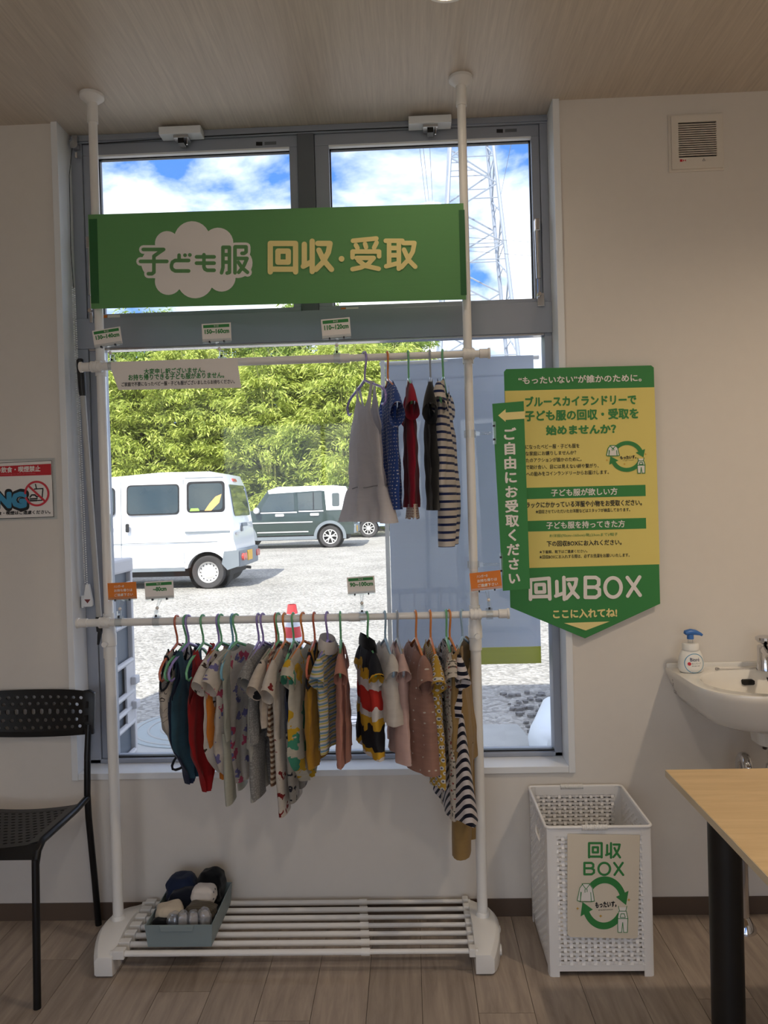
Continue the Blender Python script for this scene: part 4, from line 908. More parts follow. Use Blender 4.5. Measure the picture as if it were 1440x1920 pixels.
for i, (nm, lab, cat, kind, mat, kw, hc) in enumerate(SPEC):
    H = ZLo-hz[i]-.005; tw = kw.pop('tw', 0); hwid = min(.125, kw.get('hw', .12))
    rr = .0125 if lx[i] < -.165 else .0108
    if i == 24:
        f_bias = fabric('bias_stripe_skirt', S(214, 206, 206), 'stripe', S(26, 28, 44), None, 46, ang=R(46), duty=.44)
        g = garment(nm, lab, cat, lx[i], ZLo, .285, 'tee', mat, LOW, tw=tw, seed=60+i, **kw)
        sk = MB(); vs = []; n = 72; nr_ = 16
        for r_ in range(nr_+1):
            t = r_/nr_; ry = .112+.098*t**.9; rx = .020+.024*t
            for k in range(n):
                q = 2*math.pi*k/n; wv = 1+.16*t*math.sin(7*q+1)
                vs.append((rx*math.cos(q)*wv-.004*t, ry*math.sin(q)*(1+.02*t*math.sin(5*q))*(1 if math.sin(q) < 0 else 1-.18*t), -.275-(H-.275)*t-.006*t*math.sin(4*q)))
        sk.add(vs, [(r_*n+k, r_*n+(k+1) % n, (r_+1)*n+(k+1) % n, (r_+1)*n+k) for r_ in range(nr_) for k in range(n)])
        sk.build('flared_skirt', f_bias, g, world=False, smooth=70)
    else:
        g = garment(nm, lab, cat, lx[i], ZLo, H, kind, mat, LOW, tw=tw, seed=60+i, **kw)
    if i == 0:
        MB().tube([(.012*math.cos(q*.52), .06*math.sin(q*.52), -H-.01-.03*abs(math.cos(q*.26))) for q in range(13)], .004, 6, closed=False).build('crotch_flap', f_trim, g, world=False)
    if i == 17:
        vs = []
        for r_ in range(13):
            t = r_/12
            for s in (-1, 1): vs.append((.012+.003*math.sin(5*t), -.10+s*(.012+.010*t)*(1 if t < .95 else .4), -.16-(H-.16+.0)*t))
        MB().add(vs, [(2*r_, 2*r_+1, 2*r_+3, 2*r_+2) for r_ in range(12)]).build('tie', fabric('tie_brown', S(150, 100, 86), trans=.2), g, world=False)
    if i in (16, 18):
        vs = []; n = 18
        for k in range(n):
            q = 2*math.pi*k/n
            for rr_, zz in ((1.0, -.085), (1.02, -.062), (1.25, -.078), (1.3, -.098)): vs.append((.020*rr_*math.cos(q), .052*rr_*math.sin(q), zz-.012*math.cos(q)))
        MB().add(vs, [(4*k+a, 4*((k+1) % n)+a, 4*((k+1) % n)+a+1, 4*k+a+1) for k in range(n) for a in range(3)]).build('collar', f_black if i == 18 else f_white, g, world=False, smooth=70)
    if i == 25:
        for sg in (-1, 1):
            MB().add([(x, sg*(.06+dy), zz) for zz in (-.085, -.20) for x, dy in ((.012, -.012), (.012, .012))], [(0, 1, 3, 2)]).build('shoulder_strap', SPEC[25][4], g, world=False)
    gn = lab.split(',')[0]
    hanger(lx[i], ZLo, hc, hc+' hanger holding the '+' '.join(gn.split()[:9]), HLg, hwid, tw, rr=rr)
# ================================================================== furniture and fittings
# ---- black perforated chair
chx = -1.285
cht = thing('metal_chair', 'black perforated metal chair at the left edge of the picture', 'chair', (chx, 2.24, 0))
HWc = .205
def perforated(nu, nv, mapf, hole, stag, thick):
    "sheet of nu x nv cells, each with a hole; mapf(u,v) in metres -> point, normal"
    mb = MB(); K = 12
    for j in range(nv):
        for i in range(nu):
            cu, cv = (i+.5+(stag*.5 if j % 2 else 0))/nu, (j+.5)/nv; du, dv = .5/nu, .5/nv
            if cu+du > 1.0001:
                pass
            ov = []; iv = []
            for k in range(K):
                a = 2*math.pi*(k+.5)/K; c, s_ = math.cos(a), math.sin(a); m_ = max(abs(c), abs(s_))
                ov.append((cu+du*c/m_, cv+dv*s_/m_)); iv.append((cu+du*hole[0]*c, cv+dv*hole[1]*s_))
            base = len(mb.v)
            for side in (0, 1):
                for u, v in ov+iv:
                    p, nn = mapf(min(u, 1.0+du), v); mb.v.append(Vector(p)+Vector(nn)*thick*(side-.5))
            for k in range(K):
                l = (k+1) % K
                mb.f.append((base+k, base+l, base+K+l, base+K+k)); o2 = base+2*K
                mb.f.append((o2+k, o2+K+k, o2+K+l, o2+l)); mb.f.append((base+K+k, base+K+l, o2+K+l, o2+K+k))
    return mb
def back_map(u, v):
    x = chx-HWc+.02+(2*HWc-.04)*u; s = (x-chx)/HWc
    z = .668+.108*v-.016*(1-s*s)*(1 if v < .5 else .0)*(1-v)+.002
    y = 2.425+.030*(1-s*s)+.10*(v-.5)*.18
    return (x, y, z), (0, -1, .1)
bk = perforated(13, 5, back_map, (.50, .50), 1, .004).build('backrest', m_blackm, cht, smooth=0)
bm = MB(); vs = []; n = 24
def solid_strip(fn, n=26):
    vs = []
    for i in range(n+1):
        (p, q, nn) = fn(i/n)
        for r_ in (p, q):
            for sd in (-.5, .5): vs.append(Vector(r_)+Vector(nn)*.004*sd)
    return MB().add(vs, [f for i in range(n) for k in (4*i,) for f in ((k, k+4, k+6, k+2), (k+1, k+3, k+7, k+5), (k, k+1, k+5, k+4), (k+2, k+6, k+7, k+3))]+[(0, 2, 3, 1), (4*n, 4*n+1, 4*n+3, 4*n+2)])
def strip(lo, hi):
    def fn(t):
        a, nn = back_map(t, 0); s = (a[0]-chx)/HWc
        y = a[1]; (b, _) = back_map(t, 1)
        return ((a[0], y-.003*0, a[2]+lo), (a[0], y, a[2]+hi), nn) if hi <= 0 else ((b[0], b[1], b[2]+lo), (b[0], b[1]+.003, b[2]+hi*(1-.35*abs(s)**6)), nn)
    return fn
solid_strip(strip(-.018, 0.0)).build('back_border', m_blackm, cht); solid_strip(strip(0, .014)).build('back_border', m_blackm, cht)
for sg in (-1, 1):
    x = chx+sg*HWc
    pts = [(x-sg*.012, 2.402, .652), (x-sg*.028, 2.420, .70), (x-sg*.028, 2.430, .775)]
    e_ = MB(); vs = []
    prof = [(.648, 2.421), (.70, 2.424), (.75, 2.430), (.782, 2.434), (.792, 2.436)]
    for z, y in prof:
        o_ = x+sg*.012-(sg*.02 if z > .785 else 0); i_ = x-sg*.026
        vs += [(i_, y, z), (o_, y+.004, z), (o_, y+.020, z), (i_, y+.006, z)]
    e_.add(vs, [(4*i+k, 4*i+(k+1) % 4, 4*i+4+(k+1) % 4, 4*i+4+k) for i in range(4) for k in range(4)]+[(0, 1, 2, 3), (16, 17, 18, 19)])
    e_.build('back_end', m_blackm, cht, bevel=.003)
    MB().tube([(x+.0, 2.442, 0), (x, 2.425, .15), (x-sg*.005, 2.404, .38), (x-sg*.006, 2.402, .46), (x-sg*.006, 2.412, .58), (x-sg*.006, 2.430, .68)], .0105, 14).build('leg', m_blackm, cht)
    MB().tube([(x, 2.030, 0), (x-sg*.004, 2.050, .30), (x-sg*.008, 2.062, .405)], .0105, 14).build('leg', m_blackm, cht)
    MB().tube([(x-sg*.008, 2.062, .39), (x-sg*.006, 2.072, .425), (x-sg*.006, 2.10, .442), (x-sg*.008, 2.32, .438), (x-sg*.006, 2.402, .446)], .0105, 12).build('seat_rail', m_blackm, cht)
def seat_map(u, v):
    x = chx-HWc+.045+(2*HWc-.09)*u; s = (x-chx)/HWc; y = 2.105+.235*v
    return (x, y, .441-.018*(1-s*s)+.010*(1-v)*0), (0, 0, 1)
perforated(14, 11, seat_map, (.66, .36), 1, .003).build('seat', m_blackm, cht, smooth=0)
def sborder(f): 
    return solid_strip(f)
def seat_z(x): return .441-.018*(1-((x-chx)/HWc)**2)
for y0, y1 in ((2.085, 2.105), (2.34, 2.365)):
    sborder(lambda t: ((chx-HWc+2*HWc*t, y0, seat_z(chx-HWc+2*HWc*t)), (chx-HWc+2*HWc*t, y1, seat_z(chx-HWc+2*HWc*t)), (0, 0, 1))).build('seat_border', m_blackm, cht)
for sg in (-1, 1):
    sborder(lambda t: ((chx+sg*HWc*.99, 2.09+.27*t, seat_z(chx+sg*HWc)+.004), (chx+sg*(HWc-.046), 2.09+.27*t, seat_z(chx+sg*(HWc-.046))), (0, 0, 1))).build('seat_border', m_blackm, cht)
sborder(lambda t: ((chx-HWc*.98+2*HWc*.98*t, 2.086, seat_z(chx-HWc+2*HWc*t)), (chx-HWc*.98+2*HWc*.98*t, 2.066, .402), (0, -1, .3))).build('front_lip', m_blackm, cht)

# ---- woven plastic laundry basket
bk = thing('laundry_basket', 'white woven plastic basket with collection label under the poster', 'basket', (.52, 2.31, 0))
bx0, bx1, by0, by1, bh = .372, .676, 2.152, 2.462, .440
mb = MB()
for (x, y) in ((bx0, by0), (bx1, by0), (bx0, by1), (bx1, by1)):
    sx = 1 if x == bx0 else -1; sy = 1 if y == by0 else -1
    prof = [(0, .026), (0, .010), (.003, .003), (.010, 0), (.030, 0), (.030, .003), (.011, .003), (.005, .006), (.003, .011), (.003, .026)]
    MB().prism([(x+sx*a, y+sy*b) for a, b in prof], .0, bh-.006, 'xy').build('corner_post', m_basket, bk, smooth=30)
def panel(axis, c, a0, a1, outn, handle):
    "basket-weave panel: verticals and horizontals pass over and under each other"
    mb = MB(); nv, nh = int((a1-a0)/.0172), 30; zb, zt = .034, bh-.028; da = (a1-a0)/nv; dz = (zt-zb)/nh
    P_ = (lambda a, o, z: (a, c+outn*o, z)) if axis == 'x' else (lambda a, o, z: (c+outn*o, a, z))
    def cutout(a, z): return handle and abs(z-(bh-.085)) < .016 and abs(a-(a0+a1)/2) < .040
    for i in range(nv):
        a = a0+(i+.5)*da; wv = da*.27
        rows = []
        for j in range(nh*2+1):
            z = zb+dz*j/2; o = .0028*math.cos(math.pi*(j/2+i)); rows.append((z, o))
        for (z, o), (z2, o2) in zip(rows, rows[1:]):
            if cutout(a, (z+z2)/2): continue
            vs = [P_(a-wv, o+d, z) if True else 0 for d in (-.0009, .0009)]
            v8 = [P_(a+s*wv, oo+d, zz) for zz, oo in ((z, o), (z2, o2)) for s in (-1, 1) for d in (-.0009, .0009)]
            mb.add(v8, [(0, 1, 3, 2), (4, 6, 7, 5), (1, 5, 7, 3), (0, 2, 6, 4), (0, 4, 5, 1), (2, 3, 7, 6)])
    for j in range(nh):
        z = zb+(j+.5)*dz; hv = dz*.31
        for i in range(nv*2):
            a, a2 = a0+da*i/2, a0+da*(i+1)/2; o = -.0028*math.cos(math.pi*(i/2-.5+j)); o2 = -.0028*math.cos(math.pi*((i+1)/2-.5+j))
            if cutout((a+a2)/2, z): continue
            v8 = [P_(aa, oo+d, z+s*hv) for aa, oo in ((a, o), (a2, o2)) for s in (-1, 1) for d in (-.0009, .0009)]
            mb.add(v8, [(0, 1, 3, 2), (4, 6, 7, 5), (1, 5, 7, 3), (0, 2, 6, 4), (0, 4, 5, 1), (2, 3, 7, 6)])
    p_ = mb.build('weave', m_basket, bk, smooth=0); tag(p_, kind='stuff')
    def bar(a, b, z0_, z1_, t=.002):
        q = [P_(a, -t, z0_), P_(b, t, z1_)]; lo = [min(q[0][k], q[1][k]) for k in range(3)]; hi = [max(q[0][k], q[1][k]) for k in range(3)]
        return MB().box(lo[0], hi[0], lo[1], hi[1], lo[2], hi[2])
    bar(a0, a1, bh-.030, bh-.004).build('top_band', m_basket, bk, smooth=0); bar(a0, a1, .016, .036).build('bottom_band', m_basket, bk, smooth=0)
    mid = (a0+a1)/2
    if not handle: bar(mid-.002, mid+.002, .016, bh-.004, .0024).build('seam_rib', m_basket, bk, smooth=0)
    if handle:
        n_ = 28; pts = []
        for k in range(n_):
            q = 2*math.pi*k/n_; ca, sa = math.cos(q), math.sin(q)
            pts.append(P_(mid+.043*math.copysign(abs(ca)**.45, ca), 0, bh-.085+.018*math.copysign(abs(sa)**.6, sa)))
        MB().tube(pts, .0032, 8, closed=True).build('handle_rim', m_basket, bk)
panel('x', by0+.003, bx0+.022, bx1-.022, -1, False); panel('x', by1-.003, bx0+.022, bx1-.022, 1, False)
panel('y', bx0+.003, by0+.022, by1-.022, -1, True); panel('y', bx1-.003, by0+.022, by1-.022, 1, True)
rr_ = .014; rim = []
for cx_, cy_, s in ((bx1-rr_, by1-rr_, 0), (bx0+rr_, by1-rr_, 90), (bx0+rr_, by0+rr_, 180), (bx1-rr_, by0+rr_, 270)):
    for a in range(0, 91, 15): rim.append((cx_+rr_*math.cos(R(s+a)), cy_+rr_*math.sin(R(s+a)), bh-.003))
MB().tube(rim, .0045, 8, closed=True).build('rim', m_basket, bk)
for y in (by0, by1):
    g = MB(); xm = (bx0+bx1)/2-(.012 if y == by0 else .01)
    g.lathe([(.0062, -.037), (.0078, -.037), (.0078, .037), (.0062, .037)], (xm, y+.001*(1 if y == by0 else -1), bh-.004), 'x', 14)
    for k in range(13): g.lathe([(.0075, -.0012), (.0088, 0), (.0075, .0012)], (xm-.034+k*.0057, y+.001*(1 if y == by0 else -1), bh-.004), 'x', 14)
    g.build('grip', M('clear_grip%d' % (y > 2.3), S(226, 224, 220), .35), bk)
MB().box(bx0+.01, bx1-.01, by0+.01, by1-.01, .02, .026).build('basket_floor', m_basket, bk, smooth=0)
# label on the basket
LY = by0-.005
q = pq([(1064, 1564), (1200, 1566), (1196, 1757), (1191, 1760), (1070, 1757), (1064, 1752)], LY)
lb = thing('collection_label', 'beige collection label with green cycle arrows on the white basket', 'label', (.525, LY, .13))
MB().prism(q, LY, LY+.001).build('sheet', M('label_paper', S(224, 212, 192), .6, var=.015), lb, smooth=0)
KB = [[(660, 765), (660, 643), (768, 643), (768, 765)], [(660, 758), (768, 758)], [(692, 678), (736, 678), (736, 722), (692, 722), (692, 678)]]
SB = [[(815, 660), (815, 735)], [(805, 745), (848, 728)], [(848, 643), (848, 768)], [(870, 655), (922, 655), (915, 690), (895, 730), (868, 762)], [(878, 685), (895, 722), (925, 765)]]
BB = [[(620, 910), (620, 812), (680, 812), (696, 824), (696, 846), (680, 858), (620, 858)], [(680, 858), (702, 872), (702, 896), (682, 910), (620, 910)],
      [(790+50*math.cos(2*math.pi*k/24), 863+52*math.sin(2*math.pi*k/24)) for k in range(25)], [(875, 812), (952, 915)], [(948, 812), (878, 915)]]
flat('lettering', glyph_strokes(KB+SB+BB, 960, 1440, 4.57, LY, 9.5/4.57), m_green, lb, LY-.0006, 'green lettering')
recycle(lb, lambda a, b: pq([(1081+a*98, 1633+b*117)], LY)[0], LY-.0006, m_green, 98*LY/FPX, 1.0)

# ---- table at the right
tb = thing('table', 'birch laminate table with thick black round legs at the lower right', 'table', (1.3, 1.5, 0))
top = MB().box(.6290, 2.05, 1.12, 1.8815, .682, .70).build('table_top', m_table, tb, smooth=0, bevel=.001)
eb = MB(); eb.box(.6275, .6289, 1.12, 1.8815, .6825, .6995); eb.build('edge_band', m_edge, top, smooth=0)
for x, y in ((.705, 1.72), (1.95, 1.72), (.705, 1.22), (1.95, 1.22)):
    MB().cyl((x, y, .012), (x, y, .681), .0365, 28).build('leg', m_black, tb); MB().cyl((x, y, 0), (x, y, .012), .030, 24).build('leg_foot', m_black, tb)

# ---- washbasin
sk = thing('washbasin', 'white ceramic wall-hung washbasin at the right edge', 'washbasin', (1.085, 2.475, .62))
cxs = 1.085
def outline(n=64):
    pts = []
    hw, yb, yf = .252, D-.001, 2.078
    for k in range(n):
        a = 2*math.pi*k/n; c, s_ = math.cos(a), math.sin(a)
        if s_ >= 0: # back half -> straight to wall
            x = hw*math.copysign(min(1, abs(c)*1.0/max(abs(c), s_)), c); y = 2.28+(yb-2.28)*min(1, s_/max(abs(c), s_))
        else:
            x = hw*math.copysign(abs(c)**.62, c); y = 2.28+(2.28-yf)*-abs(s_)**.72
        pts.append((x, y))
    return pts
OL = outline(); n = len(OL); rings = []
def inner(f, g, cy=2.262, rx=.205, ry=.150): return [(rx*f*math.copysign(abs(math.cos(2*math.pi*k/n))**.85, math.cos(2*math.pi*k/n)), cy+ry*g*math.copysign(abs(math.sin(2*math.pi*k/n))**.85, math.sin(2*math.pi*k/n))) for k in range(n)]
def outer(s, z, yc=2.30, keep=True, wallk=1.0):
    o = []
    for x, y in OL:
        yy = yc+(y-yc)*s
        if y > D-.01: yy = D-.001 if keep else yy
        o.append((x*s, yy, z))
    return o
R_list = [outer(.02, .630, 2.275, False), outer(.19, .630, 2.275, False), outer(.21, .668, 2.275, False), outer(.34, .680, 2.28, False), outer(.52, .690, 2.30, False), outer(.70, .700, 2.33), outer(.80, .712, 2.36), outer(.86, .735, 2.37), outer(.93, .770, 2.36), outer(.985, .802, 2.34), outer(1.0, .818), outer(.992, .824)]
R_list += [[(x, y, .8235) for x, y in inner(1.03, 1.03)], [(x, y, .8195) for x, y in inner(1, 1)], [(x, y, .80) for x, y in inner(.96, .95)], [(x, y, .765) for x, y in inner(.86, .84)], [(x, y, .735) for x, y in inner(.66, .62)], [(x, y, .718) for x, y in inner(.36, .34)], [(x, y, .712) for x, y in inner(.10, .10)]]
mb = MB(); mb.add([(cxs+x, y, z) for rg in R_list for x, y, z in rg], [(i*n+k, i*n+(k+1) % n, (i+1)*n+(k+1) % n, (i+1)*n+k) for i in range(len(R_list)-1) for k in range(n)]+[tuple(range(n)), tuple((len(R_list)-1)*n+k for k in range(n))])
mb.build('basin', m_ceramic, sk, smooth=60)
MB().box(cxs-.25, cxs+.25, D-.012, D-.001, .81, .838).build('back_lip', m_ceramic, sk, smooth=0, bevel=.004)
MB().prism([(cxs-.038+a, .788+b) for a, b in [(.0, -.005), (.0, .005), (.004, .008), (.034, .008), (.038, .005), (.038, -.005), (.034, -.008), (.004, -.008)]], 2.388, 2.402).build('overflow_slot', m_dark, sk, smooth=0)
mk = []
for yy, zz, ls in ((2.41, .797, [[(0, 0), (.010, .001)], [(.002, -.003), (.009, -.003)]]), (2.405, .783, [[(0, .004), (.008, .004), (.008, -.001), (.001, -.001)], [(.003, .006), (.001, -.007)], [(.005, 0), (.010, -.007)]]),
                   (2.395, .764, [[(0, .004), (.002, -.003)], [(.006, .002), (.010, .003)], [(.005, -.004), (.011, -.003)], [(.015, .003), (.020, .003), (.015, -.004), (.022, -.004)]])):
    vv, ff = strokes([[(a_, b_) for a_, b_ in l_] for l_ in ls], .0007, 5)
    mk.append(([(yy-p_[0], zz+p_[1]) for p_ in vv], ff))
vv, ff = join(*mk)
MB().add([(cxs-.2525, p_[0], p_[1]) for p_ in vv], ff).build('handwritten_mark', m_ink, sk, smooth=0)
# faucet
ft = thing('faucet', 'chrome single-lever faucet on the washbasin', 'faucet', (1.125, 2.405, .824))
MB().lathe([(.001, .824), (.026, .824), (.024, .832), (.021, .86), (.022, .90), (.016, .905), (.001, .905)], (1.125, 2.405, 0), seg=20).build('body', m_chrome, ft)
MB().tube([(1.125, 2.40, .888), (1.105, 2.345, .894), (1.092, 2.30, .884)], [.017, .015, .013], 14).build('spout', m_chrome, ft)
MB().cyl((1.092, 2.302, .884), (1.091, 2.30, .862), .009, 14).build('aerator', m_steel, ft)
MB().cyl((1.122, 2.395, .903), (1.118, 2.385, .918), .013, 14).build('neck', m_chrome, ft)
MB().lathe([(.001, .914), (.020, .917), (.028, .926), (.028, .934), (.018, .939), (.001, .941)], (1.114, 2.378, 0), seg=22).build('lever_knob', m_chrome, ft)
cn = thing('plug_chain', 'thin ball chain with plug on the basin deck beside the soap', 'chain', (1.0, 2.42, .826))
g = MB()
for k in range(46):
    t = k/45; g.lathe([(.0003, -.0018), (.0018, 0), (.0003, .0018)], (1.105-.125*t, 2.418-.006*t, .8275-.0015*math.sin(t*3)), seg=5)
tag(g.build('beads', m_steel, cn), kind='stuff')
MB().tube([(.972, 2.41, .830), (.978, 2.411, .8285), (.984, 2.412, .828)], [.004, .005, .003], 8).build('clasp', m_steel, cn)
# drain pipes
dp = thing('drain_pipe', 'chrome S-shaped drain pipe under the washbasin', 'pipe', (1.085, 2.275, 0))
MB().cyl((1.085, 2.275, .645), (1.085, 2.275, .49), .016, 18).build('tail_pipe', m_chrome, dp)
for z in (.632, .555): MB().lathe([(.016, z-.012), (.022, z-.010), (.023, z), (.022, z+.010), (.016, z+.012)], (1.085, 2.275, 0), seg=18).build('slip_nut', m_chrome, dp)
arc = [(1.085, 2.275, .50)]+[(1.058+.027*math.cos(a), 2.302-.027*math.cos(a)*1.0, .47-.045*math.sin(a)) for a in [math.pi*k/10 for k in range(11)]]+[(1.031, 2.329, .52)]
MB().tube(arc, .016, 14).build('trap', m_chrome, dp)
arc2 = [(1.031, 2.329, .515)]+[(1.031, 2.354-.025*math.cos(a), .53+.032*math.sin(a)) for a in [math.pi*k/10 for k in range(11)]]+[(1.031, 2.380, .02)]
MB().tube(arc2, .016, 14).build('riser_bend', m_chrome, dp)
MB().lathe([(.016, .045), (.024, .030), (.035, .012), (.037, 0), (.001, 0)], (1.031, 2.380, 0), seg=22).build('floor_flange', m_chrome, dp)
MB().tube([(1.135, 2.40, .80), (1.14, 2.41, .70), (1.145, 2.44, .60), (1.15, 2.47, .55)], .007, 10).build('supply_hose', M('braided_hose', S(90, 84, 80), .4, .6, bump=.4, bs=400), dp)
# soap
sp_ = thing('soap_bottle', 'white foam soap pump bottle with blue head on the washbasin', 'soap bottle', (.888, 2.40, .824))
sx_, sy_ = .888, 2.395
m_bot = M('soap_white', S(240, 238, 232), .3, var=.01); m_pump = M('soap_blue', S(62, 116, 190), .35, var=.03)
def oval(prof, name, mat, par, ey=.66):
    mb = MB(); s_ = 28; vs = []
    for r_, z in prof:
        for k in range(s_): vs.append((sx_+r_*math.cos(2*math.pi*k/s_), sy_+r_*ey*math.sin(2*math.pi*k/s_), z))
    mb.add(vs, [(i*s_+k, i*s_+(k+1) % s_, (i+1)*s_+(k+1) % s_, (i+1)*s_+k) for i in range(len(prof)-1) for k in range(s_)]+[tuple(range(s_)), tuple((len(prof)-1)*s_+k for k in range(s_))])
    return mb.build(name, mat, par, smooth=50)
oval([(.030, .8245), (.037, .828), (.041, .840), (.0405, .856), (.036, .878), (.029, .893), (.025, .897)], 'bottle', m_bot, sp_)
oval([(.026, .896), (.0262, .897), (.0262, .914), (.024, .917)], 'collar', m_bot, sp_, .9)
MB().cyl((sx_, sy_, .915), (sx_, sy_, .932), .008, 14).build('stem', m_clear, sp_)
MB().cyl((sx_, sy_, .930), (sx_, sy_, .945), .0105, 16).build('pump_neck', m_pump, sp_)
MB().tube([(sx_-.019, sy_, .947), (sx_-.016, sy_, .950), (sx_, sy_, .952), (sx_+.014, sy_, .951), (sx_+.03, sy_-.004, .946), (sx_+.036, sy_-.005, .942)], [.003, .008, .0105, .009, .005, .004], 14, flat=1.2).build('pump_head', m_pump, sp_)
sf = sy_-.0275
lv, lf = ring(sx_+.003, .856, .029, .031)
flat('label_outline', (lv, lf), m_ngblue, sp_, sf-.001)
text_on(sp_, 'Bioré', [(sx_-.011, .874), (sx_+.018, .874), (sx_+.018, .863), (sx_-.011, .863)], M('soap_navy', S(36, 40, 96)), sf-.0014, .01)
flat('red_mark', disc(sx_-.014, .8555, .0055), m_red, sp_, sf-.0014)
text_on(sp_, '泡ハンドソープ', [(sx_-.007, .859), (sx_+.022, .859), (sx_+.022, .853), (sx_-.007, .853)], m_ink, sf-.0014, .0)
text_on(sp_, '薬用 殺菌＋消毒', [(sx_-.007, .850), (sx_+.018, .850), (sx_+.018, .847), (sx_-.007, .847)], m_ink, sf-.0014, .0)

BP = [(.8245, .030), (.828, .037), (.840, .041), (.856, .0405), (.878, .036), (.893, .029), (.897, .025)]
for o in [c_ for c_ in sp_.children if c_.name.split('.')[0] in ('label_outline', 'lettering', 'red_mark')]:
    lift = .0004 if o.name.startswith('label') else .0008
    for v in o.data.vertices:
        rz = interp(BP, v.co.z+.824); v.co.y = (sy_-.66*math.sqrt(max(1e-6, rz*rz-v.co.x**2)))-2.40-lift

# ---- wall vent
vt = thing('wall_vent', 'white square ventilation grille high on the right wall', 'vent', (.975, D, 2.46))
vq = pq([(1258, 218), (1353, 213), (1357, 313), (1261, 318)], D-.012); vx0, vx1 = (vq[0][0]+vq[3][0])/2, (vq[1][0]+vq[2][0])/2; vz1, vz0 = (vq[0][1]+vq[1][1])/2, (vq[2][1]+vq[3][1])/2
gx0, gx1 = vx0+.022, vx1-.019; gz0, gz1 = vz0+.037, vz1-.022
fb = MB()
for b_ in ((vx0, gx0, vz0, vz1), (gx1, vx1, vz0, vz1), (gx0, gx1, vz0, gz0), (gx0, gx1, gz1, vz1)): fb.box(b_[0], b_[1], D-.012, D, b_[2], b_[3])
m_vent = M('vent_white', S(226, 218, 206), .5, var=.01)
fb.build('cover', m_vent, vt, smooth=0)
MB().box(vx0-.008, vx1+.006, D-.005, D, vz0-.006, vz1+.008).build('backing', m_vent, vt, smooth=0, bevel=.001)
MB().box(gx0, gx1, D-.006, D-.0052, gz0, gz1).build('dark_inside', m_dark, vt, smooth=0)
for k in range(15):
    z = gz0+(gz1-gz0)*(k+1)/16; MB().box(gx0, gx1, D-.0115, D-.0065, z-.0014, z+.0014).build('slat', m_vent, vt, smooth=0)
flat('red_logo', join(poly([(gx0+.003, gz0-.006), (gx0+.011, gz0-.006), (gx0+.011, gz0-.014), (gx0+.003, gz0-.014)]), poly([(gx0+.013, gz0-.006), (gx0+.017, gz0-.010), (gx0+.013, gz0-.014)]), poly([(gx0+.022, gz0-.006), (gx0+.018, gz0-.010), (gx0+.022, gz0-.014)])), m_red, vt, D-.0126)
text_on(vt, '△', [(gx1-.048, gz0-.006), (gx1-.038, gz0-.006), (gx1-.038, gz0-.014), (gx1-.048, gz0-.014)], m_alud, D-.0126, .02)

# ---- grey bin of folded clothes on the rack shelf
bn_ = thing('storage_bin', 'grey-green plastic bin of folded clothes on the rack shelf', 'bin', (-.725, 2.31, .073))
X0, X1, Y0, Y1, Z0, Z1 = -.827, -.622, 2.186, 2.438, .0732, .142
tp = .006
def quadwall(a, b, nm):
    (xa, ya), (xb, yb) = a, b; ca = Vector(((X0+X1)/2, (Y0+Y1)/2, 0))
    vs = []
    for (x, y) in (a, b):
        p = Vector((x, y, 0)); d_ = (ca-p); d_ = Vector((math.copysign(1, d_.x), math.copysign(1, d_.y), 0))
        for z, k in ((Z0, tp), (Z1, 0)):
            for th in (0, .0028): vs.append((x+d_.x*(k+th), y+d_.y*(k+th), z))
    MB().add(vs, [(0, 2, 6, 4), (1, 5, 7, 3), (2, 3, 7, 6), (0, 4, 5, 1), (0, 1, 3, 2), (4, 6, 7, 5)]).build(nm, m_bin, bn_, smooth=0)
for a, b, nm in (((X0, Y0), (X1, Y0), 'bin_front'), ((X0, Y1), (X1, Y1), 'bin_back'), ((X0, Y0), (X0, Y1), 'bin_side'), ((X1, Y0), (X1, Y1), 'bin_side')): quadwall(a, b, nm)
MB().box(X0+tp, X1-tp, Y0+tp, Y1-tp, Z0, Z0+.003).build('bin_floor', m_bin, bn_, smooth=0)
MB().prism([(X0+.045, Z1-.001), (X1-.055, Z1-.001), (X1-.060, Z1-.017), (X0+.050, Z1-.017)], Y0-.004, Y0+.002).build('label_tab', m_bin, bn_, smooth=0, bevel=.001)
def lump(name, label, cat, c, s, mat, seed, group=None, rot=0, amp=.18):
    rg = random.Random(seed); ph = [rg.uniform(0, 6.28) for _ in range(6)]; mb = MB(); nu, nv = 44, 24; vs = []
    for j in range(nv+1):
        b = -math.pi/2+math.pi*j/nv
        for i in range(nu):
            a = 2*math.pi*i/nu; ca, sa = math.cos(a), math.sin(a)
            x = math.copysign(abs(ca)**.55, ca)*abs(math.cos(b))**.5; y = math.copysign(abs(sa)**.55, sa)*abs(math.cos(b))**.5; z = math.copysign(abs(math.sin(b))**.75, math.sin(b))
            f = 1+amp*(.5*math.sin(3*a+ph[0]+2*z)+.35*math.sin(5*a+ph[1]-3*z)+.4*math.sin(9*z+ph[2]+a)+.25*math.sin(11*a+ph[5]+5*z))*.6
            p = Vector((x*s[0]*f, y*s[1]*f, z*s[2]*(1+amp*.5*math.sin(4*x+ph[3])*math.cos(3*y+ph[4]))))
            p.rotate(Matrix.Rotation(rot, 3, 'Z')); vs.append(p+Vector(c))
    mb.add(vs, [(j*nu+i, j*nu+(i+1) % nu, (j+1)*nu+(i+1) % nu, (j+1)*nu+i) for j in range(nv) for i in range(nu)])
    o = mb.build(name, mat, at=(c[0], c[1], c[2]-s[2]), smooth=60); tag(o, label, cat, group); return o
GB = 'folded clothes in the grey bin'
lump('folded_trousers', 'dark navy folded trousers at the back left of the grey bin', 'clothing', (-.77, 2.375, .150), (.048, .045, .050), f_navy, 1, GB)
